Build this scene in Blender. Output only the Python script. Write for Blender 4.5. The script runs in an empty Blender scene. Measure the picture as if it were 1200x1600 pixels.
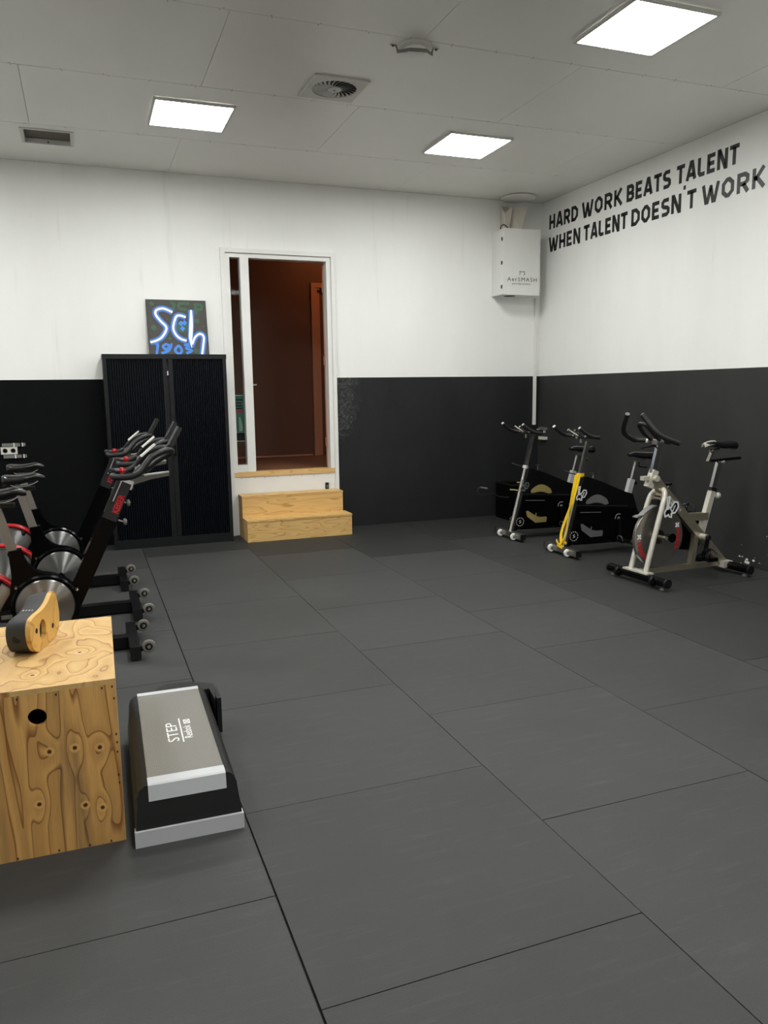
import bpy, bmesh, math, random
from mathutils import Vector, Matrix
random.seed(7)
SC = bpy.context.scene
COL = SC.collection
PI = math.pi

# ------------------------------------------------------------------ camera
CAM_H = 1.5635
right = Vector((0.9344, -0.3559, -0.0137)); upv = Vector((0.0681, 0.1397, 0.9879)); fwd = Vector((0.3512, 0.9235, -0.1542))
fwd.normalize(); right = (right - fwd*right.dot(fwd)).normalized(); upv = right.cross(fwd)
cam_data = bpy.data.cameras.new('camera')
cam = bpy.data.objects.new('camera', cam_data); COL.objects.link(cam)
m = Matrix((right, upv, -fwd)).transposed().to_4x4(); m.translation = Vector((0, 0, CAM_H))
cam.matrix_world = m
cam_data.sensor_fit = 'VERTICAL'; cam_data.sensor_height = 36.0; cam_data.sensor_width = 27.0
cam_data.lens = 1216.3*36.0/1600.0
cam_data.clip_start = 0.05
SC.camera = cam

# ------------------------------------------------------------------ world, exposure
w = bpy.data.worlds.new('world'); SC.world = w; w.use_nodes = True
w.node_tree.nodes['Background'].inputs[0].default_value = (0.02, 0.02, 0.022, 1)
w.node_tree.nodes['Background'].inputs[1].default_value = 0.3
SC.view_settings.view_transform = 'Standard'; SC.view_settings.look = 'None'
SC.view_settings.gamma = 1.0; SC.view_settings.use_curve_mapping = False
SC.view_settings.exposure = 0.0
PANEL_LIGHT = 42.0           # radiance of the ceiling LED panels
CORRIDOR_LIGHT = 60.0

# ------------------------------------------------------------------ room measures
YB, XR, HC, ZP = 8.518, 5.334, 3.768, 1.714      # back wall, right wall, ceiling, paint border
XL, YF = -3.1, -3.0                              # left wall, wall behind the camera

# ------------------------------------------------------------------ node / material helpers
def srgb(r, g, b):
    f = lambda c: (c/255/12.92) if c/255 <= .04045 else ((c/255+.055)/1.055)**2.4
    return (f(r), f(g), f(b), 1)

class NT:
    def __init__(s, name):
        s.m = bpy.data.materials.new(name); s.m.use_nodes = True
        s.t = s.m.node_tree; s.b = s.t.nodes['Principled BSDF']
    def n(s, kind, **kw):
        nd = s.t.nodes.new(kind)
        for k, v in kw.items():
            if k.startswith('i_'): pass
            else: setattr(nd, k, v)
        return nd
    def link(s, a, b): s.t.links.new(a, b)
    def val(s, sock, v):
        if hasattr(v, 'is_linked') or isinstance(v, bpy.types.NodeSocket): s.link(v, sock)
        else: sock.default_value = v
    def math(s, op, a, b=0.0, c=None, clamp=False):
        nd = s.n('ShaderNodeMath', operation=op); nd.use_clamp = clamp
        s.val(nd.inputs[0], a); s.val(nd.inputs[1], b)
        if c is not None: s.val(nd.inputs[2], c)
        return nd.outputs[0]
    def coord(s, which='Object'):
        return s.n('ShaderNodeTexCoord').outputs[which]
    def mapping(s, vec, scale=(1, 1, 1), loc=(0, 0, 0), rot=(0, 0, 0)):
        nd = s.n('ShaderNodeMapping'); s.link(vec, nd.inputs[0])
        nd.inputs['Scale'].default_value = scale; nd.inputs['Location'].default_value = loc; nd.inputs['Rotation'].default_value = rot
        return nd.outputs[0]
    def noise(s, vec, scale=5, detail=3, rough=.5, dist=0.0):
        nd = s.n('ShaderNodeTexNoise'); s.link(vec, nd.inputs['Vector'])
        nd.inputs['Scale'].default_value = scale; nd.inputs['Detail'].default_value = detail
        nd.inputs['Roughness'].default_value = rough; nd.inputs['Distortion'].default_value = dist
        return nd.outputs['Fac']
    def ramp(s, fac, stops):
        nd = s.n('ShaderNodeValToRGB'); s.link(fac, nd.inputs[0]); e = nd.color_ramp.elements
        while len(e) < len(stops): e.new(0.5)
        for k, (p, c) in zip(e, stops):
            k.position = p; k.color = c if len(c) == 4 else (*c, 1)
        return nd.outputs[0]
    def smooth(s, v, a, b):
        nd = s.n('ShaderNodeMapRange', interpolation_type='SMOOTHSTEP'); s.link(v, nd.inputs[0])
        nd.inputs[1].default_value = a; nd.inputs[2].default_value = b; return nd.outputs[0]
    def mix(s, f, a, b, blend='MIX'):
        nd = s.n('ShaderNodeMix', data_type='RGBA', blend_type=blend)
        s.val(nd.inputs[0], f)
        for i, v in ((6, a), (7, b)):
            if isinstance(v, bpy.types.NodeSocket): s.link(v, nd.inputs[i])
            else: nd.inputs[i].default_value = v
        return nd.outputs[2]
    def xyz(s, vec):
        nd = s.n('ShaderNodeSeparateXYZ'); s.link(vec, nd.inputs[0]); return nd.outputs
    def bump(s, h, strength=.3, dist=.01):
        nd = s.n('ShaderNodeBump'); s.link(h, nd.inputs['Height'])
        nd.inputs['Strength'].default_value = strength; nd.inputs['Distance'].default_value = dist
        s.link(nd.outputs[0], s.b.inputs['Normal'])
    def out(s, col=None, rough=None, metal=None, **kw):
        if col is not None: s.val(s.b.inputs['Base Color'], col)
        if rough is not None: s.val(s.b.inputs['Roughness'], rough)
        if metal is not None: s.val(s.b.inputs['Metallic'], metal)
        for k, v in kw.items(): s.b.inputs[k].default_value = v
        return s.m

def plain(name, col, rough=.5, metal=0.0, var=.06, bump=0.0, scale=30, **kw):
    t = NT(name); c = t.coord()
    nz = t.noise(c, scale, 3)
    k = t.math('MULTIPLY_ADD', nz, 2*var, 1-var)
    cc = t.mix(1.0, col, (1, 1, 1, 1), 'MULTIPLY')
    nd = t.n('ShaderNodeVectorMath', operation='SCALE'); t.link(cc, nd.inputs[0]); t.link(k, nd.inputs['Scale'])
    t.link(nd.outputs[0], t.b.inputs['Base Color'])
    rr = t.math('MULTIPLY_ADD', t.noise(c, scale*2, 2), .12, rough-.06, clamp=True)
    t.link(rr, t.b.inputs['Roughness'])
    if bump: t.bump(t.noise(c, scale*8, 2), bump, .002)
    return t.out(metal=metal, **kw)

M = {}
M['black_metal'] = plain('black_painted_metal', (.0035, .0035, .004, 1), .3, **{'Specular IOR Level': .35})
M['black_gloss'] = plain('black_gloss_plastic', (.002, .002, .0025, 1), .17, scale=8, **{'Specular IOR Level': .16})
M['black_matt'] = plain('black_matt_plastic', (.005, .005, .0055, 1), .5, **{'Specular IOR Level': .35})
M['black_grip'] = plain('black_rubber_grip', (.010, .010, .010, 1), .40, bump=.1, **{'Specular IOR Level': .4})
M['black_vinyl'] = plain('black_saddle_vinyl', (.007, .007, .0075, 1), .24, **{'Specular IOR Level': .5})
M['charcoal'] = plain('charcoal_plastic', (.018, .018, .0185, 1), .4, **{'Specular IOR Level': .4})
M['grey_metal'] = plain('grey_metal', (.30, .29, .27, 1), .35, .8)
M['taupe_metal'] = plain('taupe_metal', (.16, .15, .13, 1), .4, .7)
M['post_grey'] = plain('brushed_grey_post', (.36, .34, .31, 1), .38, .85)
M['chrome'] = plain('chrome', (.62, .60, .57, 1), .16, 1.0, var=.03)
M['dull_chrome'] = plain('dull_chrome', (.42, .40, .37, 1), .3, .95)
M['silver'] = plain('silver_plastic', (.60, .60, .60, 1), .35, .3)
M['white_plastic'] = plain('white_plastic', (.78, .78, .75, 1), .4, var=.03)
M['champagne'] = plain('champagne_metallic_paint', (.42, .375, .285, 1), .30, .75, var=.04)
M['champagne_light'] = plain('pale_champagne_paint', (.66, .63, .55, 1), .35, .35, var=.04)
M['red'] = plain('red_plastic', (.42, .006, .012, 1), .25)
M['red_print'] = plain('red_print', (.50, .01, .015, 1), .45)
M['white_print'] = plain('white_print', (.85, .85, .85, 1), .5, var=.02)
M['grey_print'] = plain('grey_print', (.42, .41, .38, 1), .5, var=.02)
M['black_print'] = plain('black_vinyl_print', (.006, .006, .006, 1), .4, var=.02)
M['yellow'] = plain('yellow_latex', (.80, .53, .012, 1), .45, var=.1)
M['tan'] = plain('tan_flywheel', (.42, .33, .12, 1), .4, .3)
M['dull_grey'] = plain('grey_flywheel', (.22, .22, .22, 1), .4, .4)
M['flywheel_dark'] = plain('dark_bronze_flywheel', (.10, .095, .08, 1), .3, .9)
M['duct'] = plain('beige_duct', (.62, .58, .50, 1), .55)
M['dark'] = plain('dark_void', (.006, .006, .006, 1), .8)
M['tyre'] = plain('clear_grey_wheel', (.17, .16, .14, 1), .3, var=.15, scale=60)
M['unit'] = plain('white_coated_steel', (.74, .74, .71, 1), .4, var=.03)
M['frame_white'] = plain('white_gloss_paint', (.78, .775, .75, 1), .35, var=.04, scale=6)
M['brown_wall'] = plain('brown_wall_paint', (.12, .045, .022, 1), .6, scale=4)
M['brown_frame'] = plain('brown_frame_paint', (.46, .20, .11, 1), .45, scale=6)
M['door_edge'] = plain('orange_brown_door_edge', (.42, .17, .09, 1), .5)
M['vent_white'] = plain('vent_white', (.62, .61, .57, 1), .5, var=.04)
M['vent_dark'] = plain('vent_dark', (.008, .008, .007, 1), .7)
M['vent_filter'] = plain('brown_filter', (.10, .085, .065, 1), .8, var=.15, scale=60)
M['socket_white'] = plain('socket_white', (.60, .58, .52, 1), .4)
M['strip_grey'] = plain('grey_strip', (.16, .16, .15, 1), .5)

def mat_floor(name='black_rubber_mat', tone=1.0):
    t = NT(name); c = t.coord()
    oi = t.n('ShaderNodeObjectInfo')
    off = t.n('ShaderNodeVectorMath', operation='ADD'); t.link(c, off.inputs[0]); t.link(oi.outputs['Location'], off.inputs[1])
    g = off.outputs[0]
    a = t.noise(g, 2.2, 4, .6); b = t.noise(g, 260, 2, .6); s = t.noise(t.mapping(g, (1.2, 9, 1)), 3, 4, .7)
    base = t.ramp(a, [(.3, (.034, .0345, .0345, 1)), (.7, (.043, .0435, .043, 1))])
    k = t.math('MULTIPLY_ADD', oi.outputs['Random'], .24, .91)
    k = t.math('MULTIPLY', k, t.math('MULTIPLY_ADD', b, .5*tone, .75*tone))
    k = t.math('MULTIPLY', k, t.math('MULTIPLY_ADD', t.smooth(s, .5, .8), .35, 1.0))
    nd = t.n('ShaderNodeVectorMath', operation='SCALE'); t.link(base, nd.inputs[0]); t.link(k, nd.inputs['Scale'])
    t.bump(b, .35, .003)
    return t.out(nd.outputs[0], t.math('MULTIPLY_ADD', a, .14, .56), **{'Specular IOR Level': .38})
M['mat'] = mat_floor(); M['mat_far'] = mat_floor('blacker_rubber_mat', .55); M['mat_right'] = mat_floor('dark_rubber_mat', .72); M['mat_right2'] = mat_floor('darkish_rubber_mat', .88)  # darker tones for mats along the far wall and on the right
M['subfloor'] = plain('dark_subfloor', (.010, .010, .010, 1), .8)

def mat_white_wall():
    t = NT('white_wall_paint'); c = t.coord()
    a = t.noise(t.mapping(c, (1, 1, .25)), 1.6, 4, .6); b = t.noise(c, 90, 3)
    st = t.noise(t.mapping(c, (3.5, 3.5, .35)), 1.5, 3, .6)
    col = t.ramp(a, [(.25, (.82, .82, .795, 1)), (.75, (.88, .88, .86, 1))])
    col = t.mix(t.math('MULTIPLY', t.smooth(st, .62, .80), .35), col, (.60, .57, .50, 1))
    t.bump(b, .12, .003)
    return t.out(col, .55)
M['wall_white'] = mat_white_wall()

def mat_black_wall(kind):
    t = NT('black_wall_paint_' + kind); c = t.coord()
    a = t.noise(t.mapping(c, (1, 1, .5)), 1.8, 5, .65); b = t.noise(c, 70, 3, .6)
    base = {'back': [(.3, (.0085, .0095, .0098, 1)), (.75, (.017, .0185, .0188, 1))],
            'right': [(.3, (.022, .022, .022, 1)), (.75, (.034, .034, .034, 1))]}[kind]
    col = t.ramp(a, base); o = t.xyz(c)
    if kind == 'back':      # dimmer light left of the doorway, painted in as a darker black
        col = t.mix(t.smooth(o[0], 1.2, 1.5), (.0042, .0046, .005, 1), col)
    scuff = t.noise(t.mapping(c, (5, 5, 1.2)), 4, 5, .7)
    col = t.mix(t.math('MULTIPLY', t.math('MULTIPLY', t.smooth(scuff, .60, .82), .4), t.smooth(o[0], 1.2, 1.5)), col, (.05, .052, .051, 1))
    if kind == 'back':
        # rough, shiny patch of old render beside the door frame
        px = t.math('SUBTRACT', 1.0, t.smooth(t.math('ADD', o[0], t.math('MULTIPLY', t.noise(c, 6, 4), .35)), 2.98, 3.16))
        pz = t.smooth(t.math('ADD', t.math('SUBTRACT', o[2], t.math('MULTIPLY', t.math('SUBTRACT', o[0], 2.68), .9)), t.math('MULTIPLY', t.noise(c, 5, 3), .3)), 1.02, 1.22)
        mask = t.math('MULTIPLY', t.math('MULTIPLY', px, pz), t.smooth(o[0], 2.5, 2.6))
        grain = t.noise(c, 55, 4, .7)
        h = t.math('ADD', t.math('MULTIPLY', b, .06), t.math('MULTIPLY', mask, t.math('MULTIPLY', grain, 3.0)))
        t.bump(h, .5, .012)
        col = t.mix(t.math('MULTIPLY', mask, t.smooth(t.noise(c, 34, 4, .75), .42, .68)), col, (.075, .076, .074, 1))
        spk = t.math('MULTIPLY', mask, t.smooth(t.noise(c, 60, 3), .62, .68))
        col = t.mix(t.math('MULTIPLY', spk, .6), col, (.20, .20, .19, 1))
        rough = t.math('MULTIPLY_ADD', mask, -.25, .58); t.link(t.math('MULTIPLY_ADD', t.smooth(o[0], 1.2, 1.5), .22, .07), t.b.inputs['Specular IOR Level'])  # lower specular left of the doorway, part of the same painted dimness
    else:
        vor = t.n('ShaderNodeTexVoronoi'); t.link(t.mapping(c, (1, 1, 1.5)), vor.inputs['Vector']); vor.inputs['Scale'].default_value = 19
        near = t.math('MULTIPLY', t.math('SUBTRACT', 1.0, t.smooth(o[2], .02, .62)), t.math('SUBTRACT', 1.0, t.smooth(o[1], 5.1, 5.5)))
        thr = t.math('MULTIPLY', near, t.math('MULTIPLY', t.smooth(t.math('ADD', t.noise(c, 6.0, 3), t.math('MULTIPLY', t.xyz(vor.outputs['Color'])[0], .35)), .52, .82), .42))
        chip = t.math('LESS_THAN', t.math('ADD', vor.outputs['Distance'], t.math('MULTIPLY', t.noise(c, 60, 3), .12)), t.math('ADD', thr, .02))
        col = t.mix(chip, col, (.72, .72, .69, 1))
        t.bump(b, .10, .004); rough = .58; t.b.inputs['Specular IOR Level'].default_value = .35
    return t.out(col, rough)
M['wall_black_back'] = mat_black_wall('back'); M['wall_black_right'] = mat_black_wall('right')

def mat_ceiling():
    t = NT('satin_ceiling_board'); c = t.coord(); 
    a = t.noise(c, .9, 3, .5); b = t.noise(t.mapping(c, (6, .8, 1)), 1.5, 3)
    col = t.ramp(a, [(.3, (.80, .785, .735, 1)), (.7, (.85, .835, .79, 1))])
    t.bump(b, .02, .01)
    return t.out(col, t.math('MULTIPLY_ADD', a, .12, .30))
M['ceiling'] = mat_ceiling()

def emit(name, col, strength):
    t = NT(name)
    t.b.inputs['Base Color'].default_value = (.8, .8, .8, 1)
    t.b.inputs['Emission Color'].default_value = col; t.b.inputs['Emission Strength'].default_value = strength
    # faint diffuser grain
    return t.m
M['led'] = emit('led_diffuser', (.99, 1.0, .965, 1), PANEL_LIGHT)
M['warm_lamp'] = emit('warm_lamp', (1.0, .42, .16, 1), CORRIDOR_LIGHT)

def mat_ply(name, light, dark, mapscale, knots, freq=7.0, dirt=0.0, nscale=1.0):
    """plywood veneer: contour lines of a stretched field, knots pull the contours round them"""
    t = NT(name); c = t.coord()
    f = t.noise(t.mapping(c, mapscale), nscale, 2.0, .42, .25)
    for (kx, ky, kz, r, amp) in knots:
        d = t.n('ShaderNodeVectorMath', operation='DISTANCE'); t.link(t.mapping(c, tuple(min(1.0, q*.55+.2) for q in mapscale)), d.inputs[0])
        ms = tuple(min(1.0, q*.55+.2) for q in mapscale)
        d.inputs[1].default_value = (kx*ms[0], ky*ms[1], kz*ms[2])
        g = t.math('MULTIPLY', t.math('SUBTRACT', 1.0, t.smooth(d.outputs['Value'], 0.0, r)), amp)
        f = t.math('ADD', f, g)
    ph = t.math('MULTIPLY', f, freq); fr = t.math('FRACT', ph)
    line = t.math('SUBTRACT', 1.0, t.smooth(fr, 0.0, .2))          # sharp side of a growth ring
    soft = t.smooth(fr, .15, 1.0)
    fine = t.noise(t.mapping(c, tuple(q*14 if q > 1 else q*3 for q in mapscale)), 6, 3, .6)
    col = t.mix(t.math('MULTIPLY', soft, .55), light, tuple(.5*(a+b) for a, b in zip(light, dark)))
    col = t.mix(t.math('MULTIPLY', line, .88), col, dark)
    col = t.mix(t.math('MULTIPLY', t.smooth(fine, .45, .75), .28), col, dark)
    if dirt:
        dn = t.noise(t.mapping(c, tuple(q*.8 for q in mapscale), (3, 1, 2)), 2.2, 4, .6)
        col = t.mix(t.math('MULTIPLY', t.smooth(dn, .5, .75), dirt), col, (.10, .075, .05, 1))
    for (kx, ky, kz, r, amp) in knots:
        d = t.n('ShaderNodeVectorMath', operation='DISTANCE'); t.link(c, d.inputs[0]); d.inputs[1].default_value = (kx, ky, kz)
        rr = t.math('ADD', d.outputs['Value'], t.math('MULTIPLY', t.noise(c, 60, 2), .004))
        ring = t.math('SUBTRACT', 1.0, t.smooth(rr, .016, .021))
        col = t.mix(t.math('MULTIPLY', ring, .7), col, tuple(1.1*q for q in light[:3]) + (1,))
        col = t.mix(t.math('SUBTRACT', 1.0, t.smooth(rr, .007, .011)), col, tuple(.3*q for q in dark[:3]) + (1,))
    t.bump(t.math('ADD', fine, line), .08, .002)
    return t.out(col, .5)

# ------------------------------------------------------------------ mesh helpers
def new(): return bmesh.new()
def obj(name, bm, mat, parent=None, smooth=False, bevel=0.0):
    if bevel:
        es = [e for e in bm.edges if len(e.link_faces) == 2 and e.calc_face_angle(0) > .5]
        bmesh.ops.bevel(bm, geom=es, offset=bevel, segments=2, affect='EDGES', profile=.6, clamp_overlap=True)
    bmesh.ops.recalc_face_normals(bm, faces=bm.faces)
    me = bpy.data.meshes.new(name); bm.to_mesh(me); bm.free()
    mats = mat if isinstance(mat, (list, tuple)) else [mat]
    for k in mats: me.materials.append(M[k] if isinstance(k, str) else k)
    if smooth:
        for p in me.polygons: p.use_smooth = True
        try: me.set_sharp_from_angle(angle=math.radians(38))
        except Exception: pass
    o = bpy.data.objects.new(name, me); COL.objects.link(o)
    if parent is not None: o.parent = parent
    return o
def thing(name, label, cat, loc=(0, 0, 0), rz=0.0, group=None):
    o = bpy.data.objects.new(name, None); COL.objects.link(o); o.empty_display_size = .1
    o.location = loc; o.rotation_euler = (0, 0, rz); o['label'] = label; o['category'] = cat
    if group: o['group'] = group
    return o
def tag(o, label, cat, group=None):
    o['label'] = label; o['category'] = cat
    if group: o['group'] = group
    return o
def struct(o): o['kind'] = 'structure'; return o
def copy_tree(o, parent=None):
    c = o.copy(); COL.objects.link(c); c.parent = parent
    for ch in list(o.children): copy_tree(ch, c)
    return c
def box(bm, x0, x1, y0, y1, z0, z1, mi=0):
    v = [bm.verts.new((x, y, z)) for x in (x0, x1) for y in (y0, y1) for z in (z0, z1)]
    for f in ((0, 1, 3, 2), (4, 6, 7, 5), (0, 4, 5, 1), (2, 3, 7, 6), (0, 2, 6, 4), (1, 5, 7, 3)):
        bm.faces.new([v[i] for i in f]).material_index = mi
    return bm
def bar(bm, a, b, w, h, side=(0, 1, 0), w2=None, h2=None):
    """rectangular tube from a to b: w along `side`, h across"""
    a, b = Vector(a), Vector(b); d = (b-a).normalized(); s = Vector(side); s = (s - d*s.dot(d)).normalized(); u = d.cross(s)
    w2 = w if w2 is None else w2; h2 = h if h2 is None else h2
    ra = [bm.verts.new(a + s*i*w/2 + u*j*h/2) for i, j in ((-1, -1), (1, -1), (1, 1), (-1, 1))]
    rb = [bm.verts.new(b + s*i*w2/2 + u*j*h2/2) for i, j in ((-1, -1), (1, -1), (1, 1), (-1, 1))]
    bm.faces.new(ra[::-1]); bm.faces.new(rb)
    for i in range(4): bm.faces.new((ra[i], ra[(i+1) % 4], rb[(i+1) % 4], rb[i]))
    return bm
def spline(pts, n=6, closed=False):
    P = [Vector(p) for p in pts]; out = []; L = len(P)
    rng = L if closed else L-1
    for i in range(rng):
        g = (lambda k: P[k % L]) if closed else (lambda k: P[max(0, min(L-1, k))])
        p0, p1, p2, p3 = g(i-1), g(i), g(i+1), g(i+2)
        for k in range(n):
            t = k/n
            out.append(.5*((2*p1)+(-p0+p2)*t+(2*p0-5*p1+4*p2-p3)*t*t+(-p0+3*p1-3*p2+p3)*t**3))
    if not closed: out.append(P[-1])
    return out
def tube(bm, pts, r, seg=10, closed=False, cap=True, sx=1.0, up=None):
    P = [Vector(p) for p in pts]; L = len(P); rings = []
    rr = r if isinstance(r, (list, tuple)) else [r]*L
    prev = None
    for i in range(L):
        if closed: d = (P[(i+1) % L]-P[i-1]).normalized()
        else: d = (P[min(i+1, L-1)]-P[max(i-1, 0)]).normalized()
        if prev is None:
            q = Vector(up) if up else (Vector((0, 0, 1)) if abs(d.z) < .9 else Vector((1, 0, 0)))
        else: q = prev
        n1 = (q - d*q.dot(d)).normalized(); prev = n1; n2 = d.cross(n1)
        rings.append([bm.verts.new(P[i] + (n1*math.cos(2*PI*k/seg) + n2*math.sin(2*PI*k/seg)*sx)*rr[i]) for k in range(seg)])
    for i in range(L if closed else L-1):
        a, b = rings[i], rings[(i+1) % L]
        for k in range(seg): bm.faces.new((a[k], a[(k+1) % seg], b[(k+1) % seg], b[k]))
    if cap and not closed: bm.faces.new(rings[0][::-1]); bm.faces.new(rings[-1])
    return bm
def ribbon3(bm, pts, w, t, side):
    """flat strap along pts, width w along `side` (list or single), thickness t"""
    P = [Vector(p) for p in pts]; L = len(P); rings = []
    for i in range(L):
        d = (P[min(i+1, L-1)]-P[max(i-1, 0)]).normalized()
        s = Vector(side[i] if isinstance(side, list) else side); s = (s-d*s.dot(d)).normalized(); n = d.cross(s)
        ww = w[i] if isinstance(w, (list, tuple)) else w
        rings.append([bm.verts.new(P[i]+s*a*ww/2+n*b*t/2) for a, b in ((-1, -1), (1, -1), (1, 1), (-1, 1))])
    for a, b in zip(rings, rings[1:]):
        for k in range(4): bm.faces.new((a[k], a[(k+1) % 4], b[(k+1) % 4], b[k]))
    bm.faces.new(rings[0][::-1]); bm.faces.new(rings[-1])
    return bm
def lathe(bm, prof, centre, axis='y', seg=32, mi=0):
    """prof: list of (radius, offset along axis)"""
    C = Vector(centre); rings = []
    for r, h in prof:
        row = []
        for k in range(seg):
            a = 2*PI*k/seg; c, s = math.cos(a)*r, math.sin(a)*r
            p = {'y': (c, h, s), 'x': (h, c, s), 'z': (c, s, h)}[axis]
            row.append(bm.verts.new(C+Vector(p)))
        rings.append(row)
    for a, b in zip(rings, rings[1:]):
        for k in range(seg): bm.faces.new((a[k], a[(k+1) % seg], b[(k+1) % seg], b[k])).material_index = mi
    if prof[0][0] > 1e-6: bm.faces.new(rings[0]).material_index = mi
    if prof[-1][0] > 1e-6: bm.faces.new(rings[-1][::-1]).material_index = mi
    bmesh.ops.remove_doubles(bm, verts=bm.verts, dist=1e-6)
    return bm
def disc(bm, centre, r, t, axis='y', seg=28, ch=.15):
    c = min(r, t)*ch
    return lathe(bm, [(r-c, -t/2), (r, -t/2+c), (r, t/2-c), (r-c, t/2)], centre, axis, seg)
def prism(bm, poly, h0, h1, fn):
    """poly of (a,b) extruded between h0 and h1; fn(a,b,h)->xyz"""
    A = [bm.verts.new(fn(a, b, h0)) for a, b in poly]; B = [bm.verts.new(fn(a, b, h1)) for a, b in poly]
    bm.faces.new(A[::-1]); bm.faces.new(B); n = len(poly)
    for i in range(n): bm.faces.new((A[i], A[(i+1) % n], B[(i+1) % n], B[i]))
    return bm
XZ = lambda a, b, h: (a, h, b)
XY = lambda a, b, h: (a, b, h)
YZ = lambda a, b, h: (h, a, b)
def stroke(bm, pts, wd, fn, h0, h1, closed=False):
    """mitred flat stroke along 2-D pts"""
    P = [Vector(p) for p in pts]; L = len(P); Lf, Rt = [], []
    ws = wd if isinstance(wd, (list, tuple)) else [wd]*L
    for i in range(L):
        if closed: d0 = (P[i]-P[i-1]).normalized(); d1 = (P[(i+1) % L]-P[i]).normalized()
        else:
            d0 = (P[i]-P[i-1]).normalized() if i else (P[1]-P[0]).normalized()
            d1 = (P[i+1]-P[i]).normalized() if i < L-1 else d0
        n0 = Vector((-d0.y, d0.x)); n1 = Vector((-d1.y, d1.x)); n = (n0+n1)
        if n.length < 1e-4: n = n0
        n.normalize(); k = max(.35, n.dot(n0)); off = n*(ws[i]/2/k)
        Lf.append(P[i]+off); Rt.append(P[i]-off)
    up = [bm.verts.new(fn(q.x, q.y, h1)) for q in Lf]; ur = [bm.verts.new(fn(q.x, q.y, h1)) for q in Rt]
    dl = [bm.verts.new(fn(q.x, q.y, h0)) for q in Lf]; dr = [bm.verts.new(fn(q.x, q.y, h0)) for q in Rt]
    for i in range(L if closed else L-1):
        j = (i+1) % L
        bm.faces.new((up[i], up[j], ur[j], ur[i])); bm.faces.new((dl[j], dl[i], dr[i], dr[j]))
        bm.faces.new((up[j], up[i], dl[i], dl[j])); bm.faces.new((ur[i], ur[j], dr[j], dr[i]))
    if not closed:
        bm.faces.new((up[0], ur[0], dr[0], dl[0])); bm.faces.new((ur[-1], up[-1], dl[-1], dr[-1]))
    return bm
def plate_hole(bm, a0, a1, b0, b1, ca, cb, r, h0, h1, fn, seg=36, rb=None):
    """rectangular plate with a round (or oval) hole"""
    rb = rb or r
    ang = sorted(set([round(2*PI*k/seg, 5) for k in range(seg)] + [round(math.atan2(y-cb, x-ca) % (2*PI), 5) for x in (a0, a1) for y in (b0, b1)]))
    def edge(t):
        dx, dy = math.cos(t), math.sin(t); s = 1e9
        if dx > 1e-9: s = min(s, (a1-ca)/dx)
        if dx < -1e-9: s = min(s, (a0-ca)/dx)
        if dy > 1e-9: s = min(s, (b1-cb)/dy)
        if dy < -1e-9: s = min(s, (b0-cb)/dy)
        return ca+dx*s, cb+dy*s
    I, O = [], []
    for t in ang:
        x, y = ca+r*math.cos(t), cb+rb*math.sin(t); ex, ey = edge(t)
        I.append([bm.verts.new(fn(x, y, h)) for h in (h0, h1)]); O.append([bm.verts.new(fn(ex, ey, h)) for h in (h0, h1)])
    n = len(ang)
    for i in range(n):
        j = (i+1) % n
        bm.faces.new((I[i][1], O[i][1], O[j][1], I[j][1])); bm.faces.new((I[i][0], I[j][0], O[j][0], O[i][0]))
        bm.faces.new((I[i][0], I[i][1], I[j][1], I[j][0])); bm.faces.new((O[i][1], O[i][0], O[j][0], O[j][1]))
    return bm
def loft(bm, rings, cap=True):
    R = [[bm.verts.new(p) for p in r] for r in rings]; n = len(R[0])
    for a, b in zip(R, R[1:]):
        for k in range(n): bm.faces.new((a[k], a[(k+1) % n], b[(k+1) % n], b[k]))
    if cap: bm.faces.new(R[0][::-1]); bm.faces.new(R[-1])
    return bm
def text(name, body, size, mat, parent, fn, spacing=1.0, bold=0.0, width=None, h=.0012, ang=0.0, org=(0, 0)):
    """flat lettering: fn(a,b,h) places the glyph plane"""
    cu = bpy.data.curves.new(name, 'FONT'); cu.body = body; cu.size = size; cu.space_character = spacing; cu.offset = bold
    cu.resolution_u = 3
    o = bpy.data.objects.new(name, cu); COL.objects.link(o)
    dg = bpy.context.evaluated_depsgraph_get(); dg.update()
    me = bpy.data.meshes.new_from_object(o.evaluated_get(dg)); bpy.data.objects.remove(o)
    xs = [v.co.x for v in me.vertices]; x0, x1 = min(xs), max(xs); k = 1.0 if width is None else width/(x1-x0)
    ca, sa = math.cos(ang), math.sin(ang)
    for v in me.vertices:
        a, b = (v.co.x-x0)*k, v.co.y
        v.co = Vector(fn(org[0]+a*ca-b*sa, org[1]+a*sa+b*ca, h))
    me.materials.clear(); me.materials.append(M[mat])
    r = bpy.data.objects.new(name, me); COL.objects.link(r)
    if parent: r.parent = parent
    return r

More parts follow.
